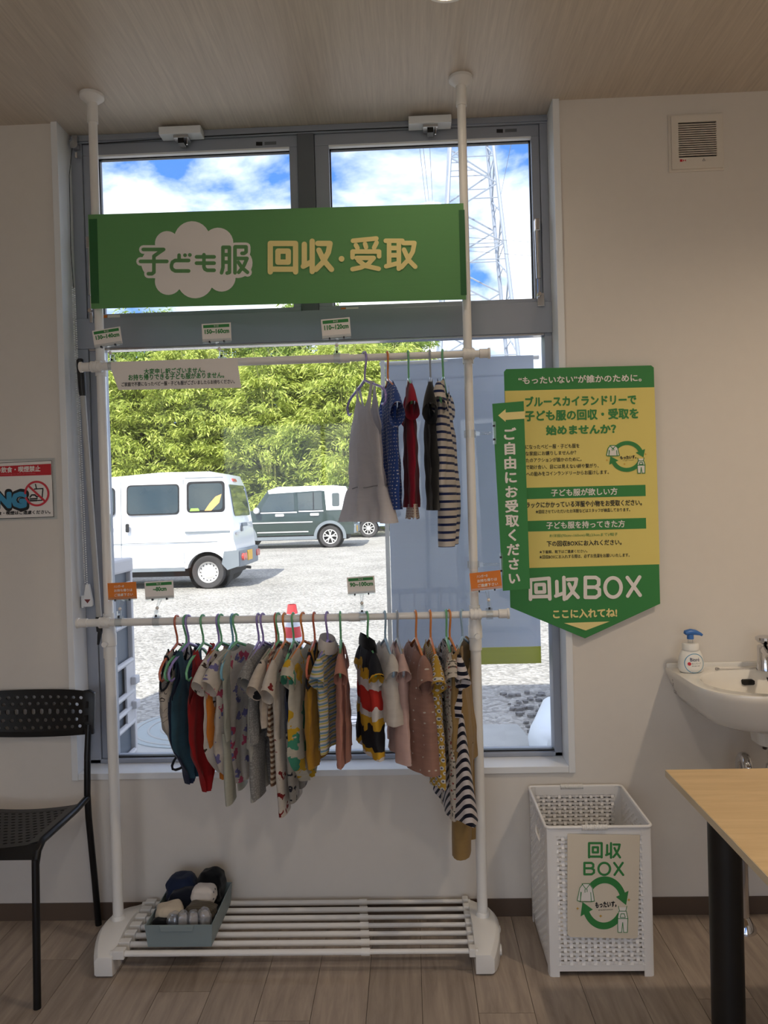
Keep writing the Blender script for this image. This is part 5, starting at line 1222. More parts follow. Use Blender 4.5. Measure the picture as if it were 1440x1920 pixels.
lump('folded_trousers', 'black folded trousers at the back right of the grey bin', 'clothing', (-.678, 2.385, .158), (.042, .040, .052), f_black, 2, GB)
lump('folded_shirt', 'navy knitted top under the dotted cloth in the grey bin', 'clothing', (-.745, 2.33, .140), (.050, .035, .040), fabric('knit_navy', S(20, 24, 36), trans=.05), 3, GB)
lump('folded_shirt', 'white folded top with tiny dark dots in the grey bin', 'clothing', (-.685, 2.325, .160), (.038, .034, .030), fabric('tiny_dots', S(218, 210, 202), 'dots', S(60, 60, 70), None, 45, .14, trans=.1), 4, GB, amp=.10)
lump('folded_shirt', 'beige folded fleece at the left of the grey bin', 'clothing', (-.775, 2.265, .135), (.042, .036, .030), fabric('fleece_beige', S(206, 192, 170), trans=.1), 5, GB, rot=.3, amp=.12)
lump('folded_shorts', 'olive gathered shorts in the middle of the grey bin', 'clothing', (-.680, 2.268, .136), (.046, .030, .028), fabric('cotton_olive', S(96, 88, 74), 'stripe', S(84, 76, 64), None, 120, trans=.1, ang=R(80)), 6, GB, rot=-.2)
lump('folded_socks', 'black socks at the front left corner of the grey bin', 'clothing', (-.800+.01, 2.222, .122), (.026, .020, .022), f_black, 7, GB)
for k, (x, z) in enumerate(((-.752, .130), (-.722, .133), (-.690, .135), (-.656, .142))):
    lab = ['leftmost', 'second', 'third', 'rightmost'][k]
    t = thing('sock_pack', lab+' clear-wrapped pack of white socks at the front of the grey bin', 'socks', (x, 2.225, z-.03), 'wrapped sock packs in the grey bin')
    o = lump('socks', None, None, (x, 2.225, z-.004), (.0145, .017, .024), f_white if k else fabric('sock_grey', S(120, 126, 140)), 20+k, amp=.12, rot=.2*k); o.parent = t; o.location = Vector(o.location)-t.location
    o = lump('film_wrap', None, None, (x, 2.225, z), (.0175, .020, .029), m_bag, 30+k, amp=.16, rot=.2*k); o.parent = t; o.location = Vector(o.location)-t.location
# ================================================================== outside
gz = lambda y: -.06+.0165*(y-3)
def gravel_mat():
    m, N, L, p = newmat('gravel'); tc = N.new('ShaderNodeTexCoord')
    v = N.new('ShaderNodeTexVoronoi'); v.inputs['Scale'].default_value = 34; L.new(tc.outputs['Object'], v.inputs['Vector'])
    n = N.new('ShaderNodeTexNoise'); n.inputs['Scale'].default_value = 1.2; n.inputs['Detail'].default_value = 4; L.new(tc.outputs['Object'], n.inputs['Vector'])
    r = N.new('ShaderNodeValToRGB'); e = r.color_ramp.elements; e[0].color = (*S(92, 90, 84), 1); e[1].color = (*S(188, 184, 176), 1)
    sc = N.new('ShaderNodeSeparateColor'); L.new(v.outputs['Color'], sc.inputs[0])
    a = N.new('ShaderNodeMath'); a.operation = 'MULTIPLY_ADD'; a.inputs[1].default_value = .55; L.new(sc.outputs[0], a.inputs[0])
    b = N.new('ShaderNodeMath'); b.operation = 'MULTIPLY'; b.inputs[1].default_value = .6; L.new(n.outputs['Fac'], b.inputs[0]); L.new(b.outputs[0], a.inputs[2])
    L.new(a.outputs[0], r.inputs[0]); L.new(r.outputs[0], p.inputs['Base Color']); p.inputs['Roughness'].default_value = .95
    bu = N.new('ShaderNodeBump'); bu.inputs['Strength'].default_value = .7; bu.inputs['Distance'].default_value = .02; bu.invert = True
    L.new(v.outputs['Distance'], bu.inputs['Height']); L.new(bu.outputs[0], p.inputs['Normal'])
    return m
m_gravel = gravel_mat()
g = MB(); ys = [-60, 2.62, 6, 12, 20, 30, 45, 120]
g.add([(x, y, -.075 if y < 3 else gz(y) if y < 46 else gz(45)) for y in ys for x in (-60, 60)], [(2*i, 2*i+1, 2*i+3, 2*i+2) for i in range(len(ys)-1)])
gr_ = g.build('ground', m_gravel, smooth=0); tag(gr_, 'pale gravel parking lot outside the window', kind='structure')
tag(MB().box(XL-.5, XR+.5, 2.621, 2.66, -.3, .46).build('wall_outside', m_conc, smooth=0), 'grey concrete plinth below the window outside', kind='structure')
# concrete slab, manhole and round cover
sl = thing('pavement_slab', 'pale concrete slab outside below the window', None, (-.6, 4, -.05), kind='structure')
MB().add([(x, y, z) for z in (-.16, -.035) for x, y in ((-3.2, 2.67), (.86, 2.67), (.605, 5.28), (-3.2, 5.40))], [(0, 1, 2, 3), (4, 5, 6, 7), (0, 1, 5, 4), (1, 2, 6, 5), (2, 3, 7, 6), (3, 0, 4, 7)]).build('slab', m_conc, sl, smooth=0, bevel=.01)
m_mh = M('manhole_resin', S(158, 166, 166), .8, var=.08)
mh = thing('manhole_cover', 'round ribbed manhole cover in the concrete slab', 'manhole cover', (-1.42, 4.77, -.035))
MB().lathe([(.001, -.040), (.42, -.040), (.42, -.030), (.405, -.028), (.001, -.028)], (-1.42, 4.77, 0), seg=48).build('disc', m_mh, mh)
for r_ in (.38, .30, .22, .14): MB().lathe([(r_-.008, -.028), (r_-.006, -.024), (r_+.006, -.024), (r_+.008, -.028)], (-1.42, 4.77, 0), seg=44).build('rib_ring', m_conc, mh)
rc = thing('round_cover', 'small round marked drain cover in the slab', 'drain cover', (-.43, 4.86, -.035))
MB().lathe([(.001, -.038), (.11, -.038), (.11, -.029), (.001, -.029)], (-.43, 4.86, 0), seg=32).build('disc', m_paper, rc)
MB().lathe([(.085, -.029), (.085, -.026), (.092, -.026), (.092, -.029)], (-.43, 4.86, 0), seg=32).build('rim_ring', m_alud, rc)
MB().box(-.49, -.37, 4.855, 4.865, -.029, -.0265).build('cross_bar', m_alud, rc, smooth=0)
# stones at the slab's edge
rg = random.Random(8); st = MB()
for k in range(520):
    x = rg.uniform(.62, 2.0); y = rg.uniform(3.6, 5.4); lim = .86-.098*(y-2.67)+.03
    if x < lim: x = lim+rg.uniform(0, .3)
    s = rg.uniform(.012, .03); c = Vector((x, y, gz(y)+s*.3)); A = rg.uniform(0, 6)
    st.add([c+Vector((s*math.cos(A+a)*rg.uniform(.7, 1.2), s*math.sin(A+a)*rg.uniform(.6, 1), zz*s)) for zz in (-.4, .35) for a in (0, 1.3, 2.5, 3.7, 5)]+[c+Vector((0, 0, .6*s))],
           [(0, 1, 2, 3, 4)]+[(i, (i+1) % 5, 5+(i+1) % 5, 5+i) for i in range(5)]+[(5+i, 5+(i+1) % 5, 10) for i in range(5)])
tag(st.build('loose_stones', M('stone_grey', S(122, 120, 118), .9, var=.45, vs=14), smooth=0), 'loose grey crushed stones beside the slab', 'stones', kind='stuff')
wb = MB(); vs = []
for t, z in ((1.0, -.05), (1.02, .02), (.97, .075), (.86, .105), (.5, .115)):
    for x, y in ((.70, 4.42), (.66, 4.30), (.72, 4.06), (1.3, 4.0), (1.36, 4.1), (1.36, 4.8), (1.28, 4.9), (.92, 4.93), (.84, 4.88)): vs.append((1.02+(x-1.02)*t, 4.45+(y-4.45)*t, z))
wb.add(vs, [(i*9+k, i*9+(k+1) % 9, i*9+9+(k+1) % 9, i*9+9+k) for i in range(4) for k in range(9)]+[tuple(range(9)), tuple(36+k for k in range(9))])
tag(wb.build('white_weight', M('weight_plastic', S(226, 232, 236), .4, var=.03), at=(1.02, 4.45, -.05), smooth=50), 'white rounded plastic flag weight beside the slab', 'weight')
# hanging white sheet sign with lime hem
SHY = 2.95
shn = thing('hanging_sheet', 'large white sheet sign with lime hem hanging outside the window', 'banner', (.21, SHY, .74))
m_sheet = fabric('vinyl_sheet', S(186, 196, 214), trans=.10, slub=.015)
n = 20; vs = []
def sh_y(t, z): return SHY+.012*math.sin(5*t+1)+.006*math.sin(11*t)*(1-(z-.74)/1.2)
for z in (.805, 1.2, 1.6, 1.881):
    for i in range(n+1): vs.append((-.078+.585*i/n, sh_y(i/n, z), z+.004*i/n))
MB().add(vs, [(r_*(n+1)+i, r_*(n+1)+i+1, (r_+1)*(n+1)+i+1, (r_+1)*(n+1)+i) for r_ in range(3) for i in range(n)]).build('sheet', m_sheet, shn)
vs = [(-.078+.585*i/n, sh_y(i/n, z)-.001, z+.004*i/n) for z in (.738, .805) for i in range(n+1)]
MB().add(vs, [(i, i+1, n+2+i, n+1+i) for i in range(n)]).build('lime_hem', fabric('lime_vinyl', S(160, 164, 66), trans=.15), shn)
vs = [(-.078+.585*i/n, sh_y(i/n, z)-.002, z+.004*i/n) for z in (1.876, 1.953) for i in range(n+1)]
MB().add(vs, [(i, i+1, n+2+i, n+1+i) for i in range(n)]).build('top_pocket', m_sheet, shn)
MB().cyl((-.10, SHY+.006, 1.945), (.53, SHY+.006, 1.95), .008, 12).build('top_rod', m_white, shn)
MB().box(-.096, -.080, SHY-.01, SHY+.008, -.035, 1.96).build('upright', m_white, shn, smooth=0)
# outdoor unit at the left
ac = thing('outdoor_unit', 'tall pale grey air conditioner outdoor unit outside at the left', 'outdoor unit', (-1.66, 3.0, -.06))
m_ac = M('unit_beige_grey', S(206, 204, 206), .5, var=.03); m_coil = M('coil_grey', S(96, 106, 118), .5, .3, var=.15, vs=200, stretch=(1, .02, 40))
AX0, AX1, AY0, AY1, AZ0, AZ1 = -2.12, -1.215, 2.80, 3.20, -.035, 1.185
MB().box(AX0, AX1-.02, AY0, AY1, AZ0+.03, AZ1-.02).build('casing', m_coil, ac, smooth=0)
MB().box(AX0-.01, AX1+.004, AY0-.01, AY1+.006, AZ1-.06, AZ1).build('top_panel', m_ac, ac, smooth=0, bevel=.01)
MB().box(AX0-.005, AX1, AY1-.022, AY1+.004, AZ0, AZ1-.06).build('corner_post', m_ac, ac, smooth=0, bevel=.006)
MB().box(AX1-.03, AX1, AY0-.004, AY0+.02, AZ0, AZ1-.06).build('corner_post', m_ac, ac, smooth=0, bevel=.006)
MB().box(AX0, AX1, AY0, AY1, AZ0, AZ0+.05).build('base_panel', m_ac, ac, smooth=0, bevel=.004)
zz = [1.06, .90, .735, .60, .535, .47, .34, .20, .08]
for k, z in enumerate(zz):
    h = .030 if k in (0,) else .020
    MB().tube([(AX1-.008, AY0+.01, z-.012), (AX1-.006, (AY0+AY1)/2, z), (AX1-.008, AY1-.02, z+.006)], h*.6, 8).build('guard_bar', m_ac, ac)
MB().box(AX1-.012, AX1-.001, AY1-.10, AY1-.018, .47, .74).build('service_panel', m_ac, ac, smooth=0, bevel=.004)
for z in (.655, .55): MB().box(AX1-.004, AX1+.022, AY1-.055, AY1-.004, z-.018, z+.018).build('pipe_cover', m_ac, ac, smooth=0, bevel=.008)
# traffic cone
KX, KY, KZ = at(549, 1190, 5.15).x, 5.15, -.035
co = thing('traffic_cone', 'red and white striped traffic cone outside behind the clothes', 'cone', (KX, KY, KZ))
m_cr = M('cone_red', S(222, 60, 62), .5, var=.03); m_cw = M('cone_white', S(232, 232, 236), .5)
hs = [.02, .30, .39, .51, .583, .672, .735]; rad = lambda h: .1385-.148*h
MB().box(KX-.19, KX+.19, KY-.19, KY+.19, KZ, KZ+.025).build('cone_base', m_cr, co, smooth=0, bevel=.008)
for k in range(6):
    a, b = hs[k], hs[k+1]
    MB().lathe([(rad(a)-.004, a+KZ), (rad(a), a+KZ), (rad(b), b+KZ), (rad(b)-.004, b+KZ)], (KX, KY, 0), seg=28).build('cone_band', m_cw if k in (0, 2, 4) else m_cr, co)

# ------------------------------------------------------------------ cars
m_tyre = M('tyre_rubber', S(62, 60, 60), .85); m_rim = M('rim_silver', S(206, 204, 200), .4, .1, var=.05); m_carw = M('van_white_paint', S(238, 240, 242), .25, var=.01, coat=.6)
m_cglass = M('car_glass', S(46, 58, 56), .05, var=.25, vs=3, spec=.8, coat=.8); m_bump = M('bumper_grey', S(120, 128, 134), .5); m_under = M('underbody_black', S(18, 18, 20), .8)
m_tail = M('tail_lamp_red', S(196, 62, 50), .2, coat=.5); m_plate = M('plate_yellow', S(228, 176, 40), .5)
m_carg = M('car_dark_green', S(44, 58, 52), .25, var=.03, coat=.6); m_carb = M('car_pale_blue', S(168, 190, 214), .25, var=.02, coat=.6)
def wheel(par, x, y, zc, r, w, side, style):
    wl = thing('wheel', None, None, (x, y, zc), parent=None); wl.parent = par; wl.location = Vector((x, y, zc))-par.location
    o = side   # outward direction in y
    MB().lathe([(r*.60, -w*.45*o), (r*.9, -w*.5*o), (r, -w*.3*o), (r, w*.3*o), (r*.93, w*.5*o), (r*.66, w*.46*o), (r*.62, w*.40*o)], (x, y, zc), 'y', 36).build('tyre', m_tyre, wl)
    if style == 'steel':
        MB().lathe([(.001, .30*w*o), (r*.12, .34*w*o), (r*.20, .36*w*o), (r*.34, .28*w*o), (r*.42, .20*w*o), (r*.56, .26*w*o), (r*.60, .44*w*o), (r*.63, .47*w*o), (r*.63, .30*w*o), (.001, .05*w*o)], (x, y, zc), 'y', 32).build('rim', m_rim, wl)
        for k in range(14):
            a = 2*math.pi*k/14; c = Vector((x+r*.49*math.cos(a), y+.245*w*o, zc+r*.49*math.sin(a)))
            MB().cyl(c, c+Vector((0, .012*o, 0)), r*.035, 8).build('vent_hole', m_under, wl)
    else:
        MB().lathe([(.001, .10*w*o), (r*.60, .10*w*o), (r*.60, 0), (.001, 0)], (x, y, zc), 'y', 28).build('rim_back', m_under, wl)
        rm = MB().lathe([(r*.58, .2*w*o), (r*.58, .46*w*o), (r*.66, .47*w*o), (r*.66, .2*w*o)], (x, y, zc), 'y', 36).build('rim', m_rim, wl)
        ns_ = 5 if style == 'five' else 9
        for k in range(ns_):
            a = 2*math.pi*k/ns_+.3
            for da in ((-.17, .17) if style == 'five' else (0,)):
                p = lambda rr_, aa: (x+rr_*math.cos(aa), y+.34*w*o, zc+rr_*math.sin(aa))
                MB().tube([p(r*.08, a), p(r*.34, a+da*.8), p(r*.61, a+da*1.5)], [r*.07, r*.055, r*.05], 6).build('spoke', m_rim, wl)
        MB().lathe([(.001, .40*w*o), (r*.10, .38*w*o), (r*.13, .28*w*o), (.001, .28*w*o)], (x, y, zc), 'y', 16).build('hub_cap', m_rim, wl)
def car_shell(par, prof, wheels, r_arch, Y0, Wd, belt, tum, mat, bev=.05, name='body'):
    "side profile (x,z) from the rear round over the roof to the nose, closed along the sill with wheel arches"
    zb = prof[0][1]; pts = list(prof); x_end = prof[-1][0]
    low = []
    for wx, wz in sorted(wheels, key=lambda q: q[0]):
        a0 = math.asin(max(-1, min(1, (zb-wz)/r_arch))); low += [(wx-r_arch*math.cos(a0)+0, zb)]
        low += [(wx-r_arch*math.cos(a), wz+r_arch*math.sin(a)) for a in [a0+(math.pi-2*a0)*k/14 for k in range(1, 14)]]+[(wx+r_arch*math.cos(a0), zb)]
    poly_ = pts+low if x_end < prof[0][0] else pts+low[::-1]
    mb = MB(); mb.prism(poly_, Y0, Y0+Wd)
    for v in mb.v:
        k = max(0, v.z-belt)*tum
        v.y += k if v.y < Y0+Wd/2 else -k
    me_o = mb.build(name, mat, par, smooth=0)
    bm = bmesh.new(); bm.from_mesh(me_o.data); off = par.location
    es = [e for e in bm.edges if len(e.link_faces) == 2 and abs(e.verts[0].co.y-e.verts[1].co.y) < .12 and all((v.co.z+off.z) > zb+.42 for v in e.verts) and e.calc_face_angle(0) > .7]
    bmesh.ops.bevel(bm, geom=es, offset=bev, segments=4, affect='EDGES', profile=.55, clamp_overlap=True)
    bm.to_mesh(me_o.data); bm.free(); me_o.data.polygons.foreach_set('use_smooth', [True]*len(me_o.data.polygons)); me_o.data.set_sharp_from_angle(angle=R(28))
    return me_o
def side_panel(par, name, pts, Y0, belt, tum, mat, out=.006, t=.004):
    vs = []
    for d in (out, out-t-.002):
        for x, z in pts: vs.append((x, Y0+max(0, z-belt)*tum-d, z))
    n_ = len(pts)
    return MB().add(vs, [tuple(range(n_)), tuple(range(2*n_-1, n_-1, -1))]+[(i, (i+1) % n_, n_+(i+1) % n_, n_+i) for i in range(n_)]).build(name, mat, par, smooth=0)
def rrect(x0, x1, z0, z1, r=.05, skew=0.0):
    p = []
    for cx_, cz_, s in ((x1-r, z1-r, 0), (x0+r, z1-r, 90), (x0+r, z0+r, 180), (x1-r, z0+r, 270)):
        for a in (0, 30, 60, 90): p.append((cx_+r*math.cos(R(s+a))+skew*(cz_-z0), cz_+r*math.sin(R(s+a))))
    return p
# --- white kei van
vY = 11.8; vg = gz(vY); vX = -2.80; VW = 1.475
va = thing('white_van', 'white kei cargo van parked nearest the window', 'van', (-4.4, vY+.7, vg))
Zv = lambda z: vg+z
prof = [(vX, Zv(.34)), (vX+.02, Zv(.62)), (vX-.02, Zv(1.05)), (vX-.10, Zv(1.62)), (vX-.20, Zv(1.85)), (vX-.40, Zv(1.895)), (-4.0, Zv(1.90)), (-4.9, Zv(1.84)), (-5.25, Zv(1.72)), (-5.75, Zv(1.12)), (-6.12, Zv(.92)), (-6.19, Zv(.55)), (-6.15, Zv(.34))]
wheels = [(-3.255, Zv(.268)), (-5.68, Zv(.268))]
car_shell(va, prof, wheels, .335, vY, VW, Zv(.98), .085, m_carw, .07)
MB().box(-6.0, vX-.12, vY+.18, vY+VW-.18, Zv(.20), Zv(.55)).build('underbody', m_under, va, smooth=0)
for wx, wz in wheels:
    wheel(va, wx, vY+.10, Zv(.268), .268, .15, -1, 'steel'); wheel(va, wx, vY+VW-.10, Zv(.268), .268, .15, 1, 'steel')
    MB().lathe([(.34, -.05), (.34, .20), (.30, .20), (.001, .20), (.001, .19), (.31, .19), (.31, -.05)], (wx, vY+.17, Zv(.268)), 'y', 28).build('arch_liner', m_under, va)
bl_, tm_ = Zv(.98), .085
sp_w = lambda nm, pts, mat, out=.006: side_panel(va, nm, pts, vY, bl_, tm_, mat, out)
def win(x0, x1, z0, z1, fr_=.035, r=.06):
    f_ = sp_w('window_surround', rrect(x0, x1, z0, z1, r), m_black, .007); 
    p_ = sp_w('window', rrect(x0+fr_, x1-fr_, z0+fr_, z1-fr_, r), m_cglass, .012)
win(-3.57, -2.95, 1.32, 1.82); win(-4.55, -3.69, 1.30, 1.79, .02); win(-5.32, -4.74, 1.30, 1.76, .02)
for x in (-3.625, -4.65): sp_w('door_gap', [(x-.005, Zv(.42)), (x+.005, Zv(.42)), (x+.005, 1.86), (x-.005, 1.86)], m_bump, .003)
sp_w('slide_rail', [(-3.60, .985), (-2.87, .985), (-2.87, 1.02), (-3.60, 1.02)], m_bump, .012)
sp_w('roof_gutter', [(-3.60, 1.875), (-2.98, 1.875), (-2.98, 1.888), (-3.60, 1.888)], m_bump, .006)
for z in (.84,): sp_w('body_crease', [(-5.5, z), (-2.86, z), (-2.86, z+.012), (-5.5, z+.012)], m_bump, .003)
sp_w('door_handle', rrect(-4.56, -4.50, 1.03, 1.17, .02), m_black, .03); sp_w('door_handle', rrect(-4.92, -4.78, 1.10, 1.16, .02), m_black, .03); sp_w('fuel_flap', rrect(-4.86, -4.66, .44, .62, .03), m_carw, .008)
sp_w('sill', [(-5.3, Zv(.30)), (-3.62, Zv(.30)), (-3.62, Zv(.36)), (-5.3, Zv(.36))], m_bump, .004)
MB().prism([(vX+.07, vY+.02), (vX+.10, vY+.20), (vX+.10, vY+VW-.20), (vX+.07, vY+VW-.02), (vX-.34, vY-.012), (vX-.30, vY-.014)][0:4]+[(vX-.08, vY+VW+.005), (vX-.08, vY+VW-.2), (vX-.06, vY+.2), (vX-.08, vY-.005)], Zv(.34), Zv(.62), 'xy').build('rear_bumper', m_bump, va, smooth=0, bevel=.02)
side_panel(va, 'bumper_corner', [(vX+.06, Zv(.36)), (vX+.06, Zv(.62)), (-2.98, Zv(.60)), (-3.02, Zv(.40)), (-2.93, Zv(.30))], vY, bl_, tm_, m_bump, .012)
# rear face: window, lamps, plate, lights
def rear(nm, y0, y1, z0, z1, mat, out=.01):
    def xr(z):
        for (xa, za), (xb, zb_) in zip(prof, prof[1:]):
            if za <= z <= zb_: return xa+(xb-xa)*(z-za)/(zb_-za)
        return vX
    r = .06; vs = []
    for d in (out, -.01):
        for y, z in [(a, b) for a, b in rrect(y0, y1, z0, z1, min(r, (y1-y0)*.3, (z1-z0)*.3))]: vs.append((xr(z)+d, y, z))
    n_ = len(vs)//2
    return MB().add(vs, [tuple(range(n_)), tuple(range(2*n_-1, n_-1, -1))]+[(i, (i+1) % n_, n_+(i+1) % n_, n_+i) for i in range(n_)]).build(nm, mat, va, smooth=0)
rear('rear_window', vY+.16, vY+VW-.16, Zv(1.16), Zv(1.68), m_cglass, .014)
rear('high_stop_lamp', vY+.62, vY+.86, Zv(1.74), Zv(1.79), m_tail, .02)
for dy in (.12, .26):
    a = MB(); a.lathe([(.001, .125), (.055, .122), (.06, .10), (.06, .06), (.001, .06)], (vX, vY+dy+.02, Zv(.50)), 'x', 20); a.build('tail_lamp', m_tail, va)
    a = MB(); a.lathe([(.001, .125), (.055, .122), (.06, .10), (.06, .06), (.001, .06)], (vX, vY+VW-dy-.02, Zv(.50)), 'x', 20); a.build('tail_lamp', m_tail, va)
MB().box(vX+.10, vX+.115, vY+.44, vY+.77, Zv(.42), Zv(.585)).build('number_plate', m_plate, va, smooth=0)
rear('tailgate_handle', vY+.55, vY+.90, Zv(.98), Zv(1.04), m_bump, .03)
rear('badge', vY+.14, vY+.34, Zv(.86), Zv(.90), m_rim, .012); rear('tailgate_sticker', vY+.50, vY+.62, Zv(.90), Zv(1.0), m_alud, .012)
MB().cyl((vX+.05, vY+.55, Zv(.30)), (vX+.13, vY+.55, Zv(.29)), .025, 10).build('tow_hook', m_under, va)
# wood offcut and green case seen in the load bay are pressed to the rear side window
wp = side_panel(va, 'leaning_board', [(-3.28, 1.345), (-3.17, 1.345), (-3.04, 1.47), (-3.00, 1.61), (-3.10, 1.57), (-3.20, 1.46)], vY, bl_, tm_, M('board_wood', S(214, 170, 106), .6), .0135, .001)
side_panel(va, 'green_case', [(-3.52, 1.345), (-3.36, 1.345), (-3.38, 1.39), (-3.50, 1.39)], vY, bl_, tm_, M('case_lime', S(150, 200, 90), .6), .0135, .001)
# --- dark green boxy hatchback with a white roof
hY = 20.0; hg = gz(hY); HW_ = 1.475; hX = at(661, 985, hY).x
hz_ = lambda z: hg+z
hb = thing('dark_green_car', 'dark green boxy hatchback with white roof behind the van', 'car', (hX-1.7, hY+.7, hg))
hp_ = [(hX+.02, hz_(.36)), (hX+.04, hz_(.62)), (hX-.02, hz_(1.0)), (hX-.06, hz_(1.45)), (hX-.16, hz_(1.64)), (hX-.5, hz_(1.67)), (hX-2.0, hz_(1.66)), (hX-2.30, hz_(1.58)), (hX-2.68, hz_(1.06)), (hX-3.28, hz_(.98)), (hX-3.38, hz_(.62)), (hX-3.34, hz_(.36))]
hw_ = [(at(619, 1010, hY).x, hz_(.30)), (at(619, 1010, hY).x-2.425, hz_(.30))]
car_shell(hb, hp_, hw_, .36, hY, HW_, hz_(.98), .07, m_carg, .07)
MB().box(hX-3.2, hX-.15, hY+.2, hY+HW_-.2, hz_(.22), hz_(.6)).build('underbody', m_under, hb, smooth=0)
for wx, wz in hw_:
    wheel(hb, wx, hY+.10, hz_(.30), .30, .16, -1, 'five'); wheel(hb, wx, hY+HW_-.10, hz_(.30), .30, .16, 1, 'five')
    vs, fs = ring(wx, hz_(.30), .36, .44, R(-8), R(188), 24)
    mb = MB(); mb.add([(x, hY-.015, z) for x, z in vs]+[(x, hY+.03, z) for x, z in vs], fs+[tuple(i+len(vs) for i in f) for f in fs]+[(2*k+1, 2*k+3, len(vs)+2*k+3, len(vs)+2*k+1) for k in range(24)]+[(2*k, 2*k+2, len(vs)+2*k+2, len(vs)+2*k) for k in range(24)]); mb.build('arch_cladding', m_bump, hb, smooth=0)
    MB().lathe([(.36, -.05), (.36, .22), (.001, .22), (.001, .20), (.34, .20), (.34, -.05)], (wx, hY+.18, hz_(.30)), 'y', 28).build('arch_liner', m_under, hb)
hbelt, htm = hz_(.98), .07
hs_ = lambda nm, pts, mat, out=.008: side_panel(hb, nm, pts, hY, hbelt, htm, mat, out)
hs_('white_roof_side', [(hX-.03, hz_(1.02)), (hX-.06, hz_(1.45)), (hX-.16, hz_(1.655)), (hX-2.02, hz_(1.655)), (hX-2.28, hz_(1.585)), (hX-2.26, hz_(1.50)), (hX-.86, hz_(1.555)), (hX-.74, hz_(1.54)), (hX-.70, hz_(1.02))], m_carw, .004)
MB().prism([(hX-.13, hz_(1.64)), (hX-.5, hz_(1.69)), (hX-2.0, hz_(1.685)), (hX-2.32, hz_(1.585)), (hX-2.0, hz_(1.62)), (hX-.5, hz_(1.62))], hY+.05, hY+HW_-.05).build('white_roof', m_carw, hb, smooth=0, bevel=.015)
for x in (-.40, -1.18, -2.0): MB().box(hX+x-.09, hX+x+.09, hY+.10, hY+.14, hz_(1.685), hz_(1.705)).build('roof_rail_pad', m_black, hb, smooth=0)
hs_('side_window', [(hX-2.52, hz_(1.02)), (hX-1.56, hz_(1.02)), (hX-1.58, hz_(1.50)), (hX-2.24, hz_(1.47))], m_cglass); hs_('side_window', [(hX-1.46, hz_(1.04)), (hX-.80, hz_(1.05)), (hX-.82, hz_(1.52)), (hX-1.47, hz_(1.50))], m_cglass)
hs_('window_pillar', [(hX-1.06, hz_(1.05)), (hX-1.03, hz_(1.05)), (hX-1.03, hz_(1.51)), (hX-1.06, hz_(1.51))], m_black, .012)
hs_('quarter_window', rrect(hX-.54, hX-.34, hz_(1.12), hz_(1.48), .04), m_cglass, .012)
for x0, x1, z in ((-2.5, -1.5, 1.0), (-1.45, -.78, 1.02)): hs_('window_trim', [(hX+x0, hz_(z-.03)), (hX+x1, hz_(z-.03)), (hX+x1, hz_(z)), (hX+x0, hz_(z))], m_carw, .012)
for z, x0, x1 in ((.70, -2.75, -1.08), (.44, -2.6, -1.2)): hs_('side_moulding', [(hX+x0, hz_(z)), (hX+x1, hz_(z)), (hX+x1, hz_(z+.03)), (hX+x0, hz_(z+.03))], m_rim, .014)
for x in (-1.95, -1.0): hs_('door_handle', rrect(hX+x-.14, hX+x+.1, hz_(.88), hz_(.95), .02), m_rim, .03)
hs_('door_gap', [(hX-1.515, hz_(.34)), (hX-1.50, hz_(.34)), (hX-1.50, hz_(1.55)), (hX-1.515, hz_(1.55))], m_black, .004)
hs_('sill', [(hX-2.6, hz_(.24)), (hX-1.05, hz_(.24)), (hX-1.05, hz_(.33)), (hX-2.6, hz_(.33))], m_bump, .012)
MB().lathe([(.001, -.10), (.07, -.08), (.09, 0), (.07, .08), (.001, .10)], (hX-2.58, hY-.10, hz_(1.05)), 'y', 14).build('door_mirror', m_carw, hb)
MB().box(hX-.10, hX+.10, hY+.02, hY+HW_-.02, hz_(.38), hz_(.62)).build('rear_bumper', m_bump, hb, smooth=0, bevel=.03)
MB().box(hX+.10, hX+.112, hY+.12, hY+.45, hz_(.42), hz_(.58)).build('number_plate', m_plate, hb, smooth=0)
MB().box(hX-.06, hX+.035, hY-.006, hY+.2, hz_(.74), hz_(.90)).build('tail_lamp', m_tail, hb, smooth=0, bevel=.01)
hs_('charcoal_quarter', [(hX-.30, hz_(.62)), (hX+.02, hz_(.62)), (hX+.0, hz_(.98)), (hX-.28, hz_(.98))], m_carg, .004)
# --- pale blue car furthest back
cY = 24.0; cg = gz(cY); cX = at(722, 985, cY).x; cz_ = lambda z: cg+z
cb = thing('pale_blue_car', 'pale blue small car furthest back beside the hedge', 'car', (cX-1.9, cY+.8, cg))
cp = [(cX, cz_(.36)), (cX+.03, cz_(.6)), (cX-.05, cz_(1.0)), (cX-.40, cz_(1.42)), (cX-.7, cz_(1.50)), (cX-1.9, cz_(1.5)), (cX-2.7, cz_(1.0)), (cX-3.6, cz_(.85)), (cX-3.75, cz_(.5)), (cX-3.7, cz_(.36))]
cw = [(at(691, 995, cY).x, cz_(.30)), (at(691, 995, cY).x-2.5, cz_(.30))]
car_shell(cb, cp, cw, .34, cY, 1.6, cz_(.95), .12, m_carb, .07)
MB().box(cX-3.5, cX-.2, cY+.2, cY+1.4, cz_(.2), cz_(.6)).build('underbody', m_under, cb, smooth=0)
for wx, wz in cw: wheel(cb, wx, cY+.10, cz_(.30), .30, .17, -1, 'many'); wheel(cb, wx, cY+1.5, cz_(.30), .30, .17, 1, 'many')
side_panel(cb, 'side_window', [(cX-2.5, cz_(1.0)), (cX-.45, cz_(1.0)), (cX-.62, cz_(1.40)), (cX-1.95, cz_(1.42))], cY, cz_(.95), .12, m_cglass)

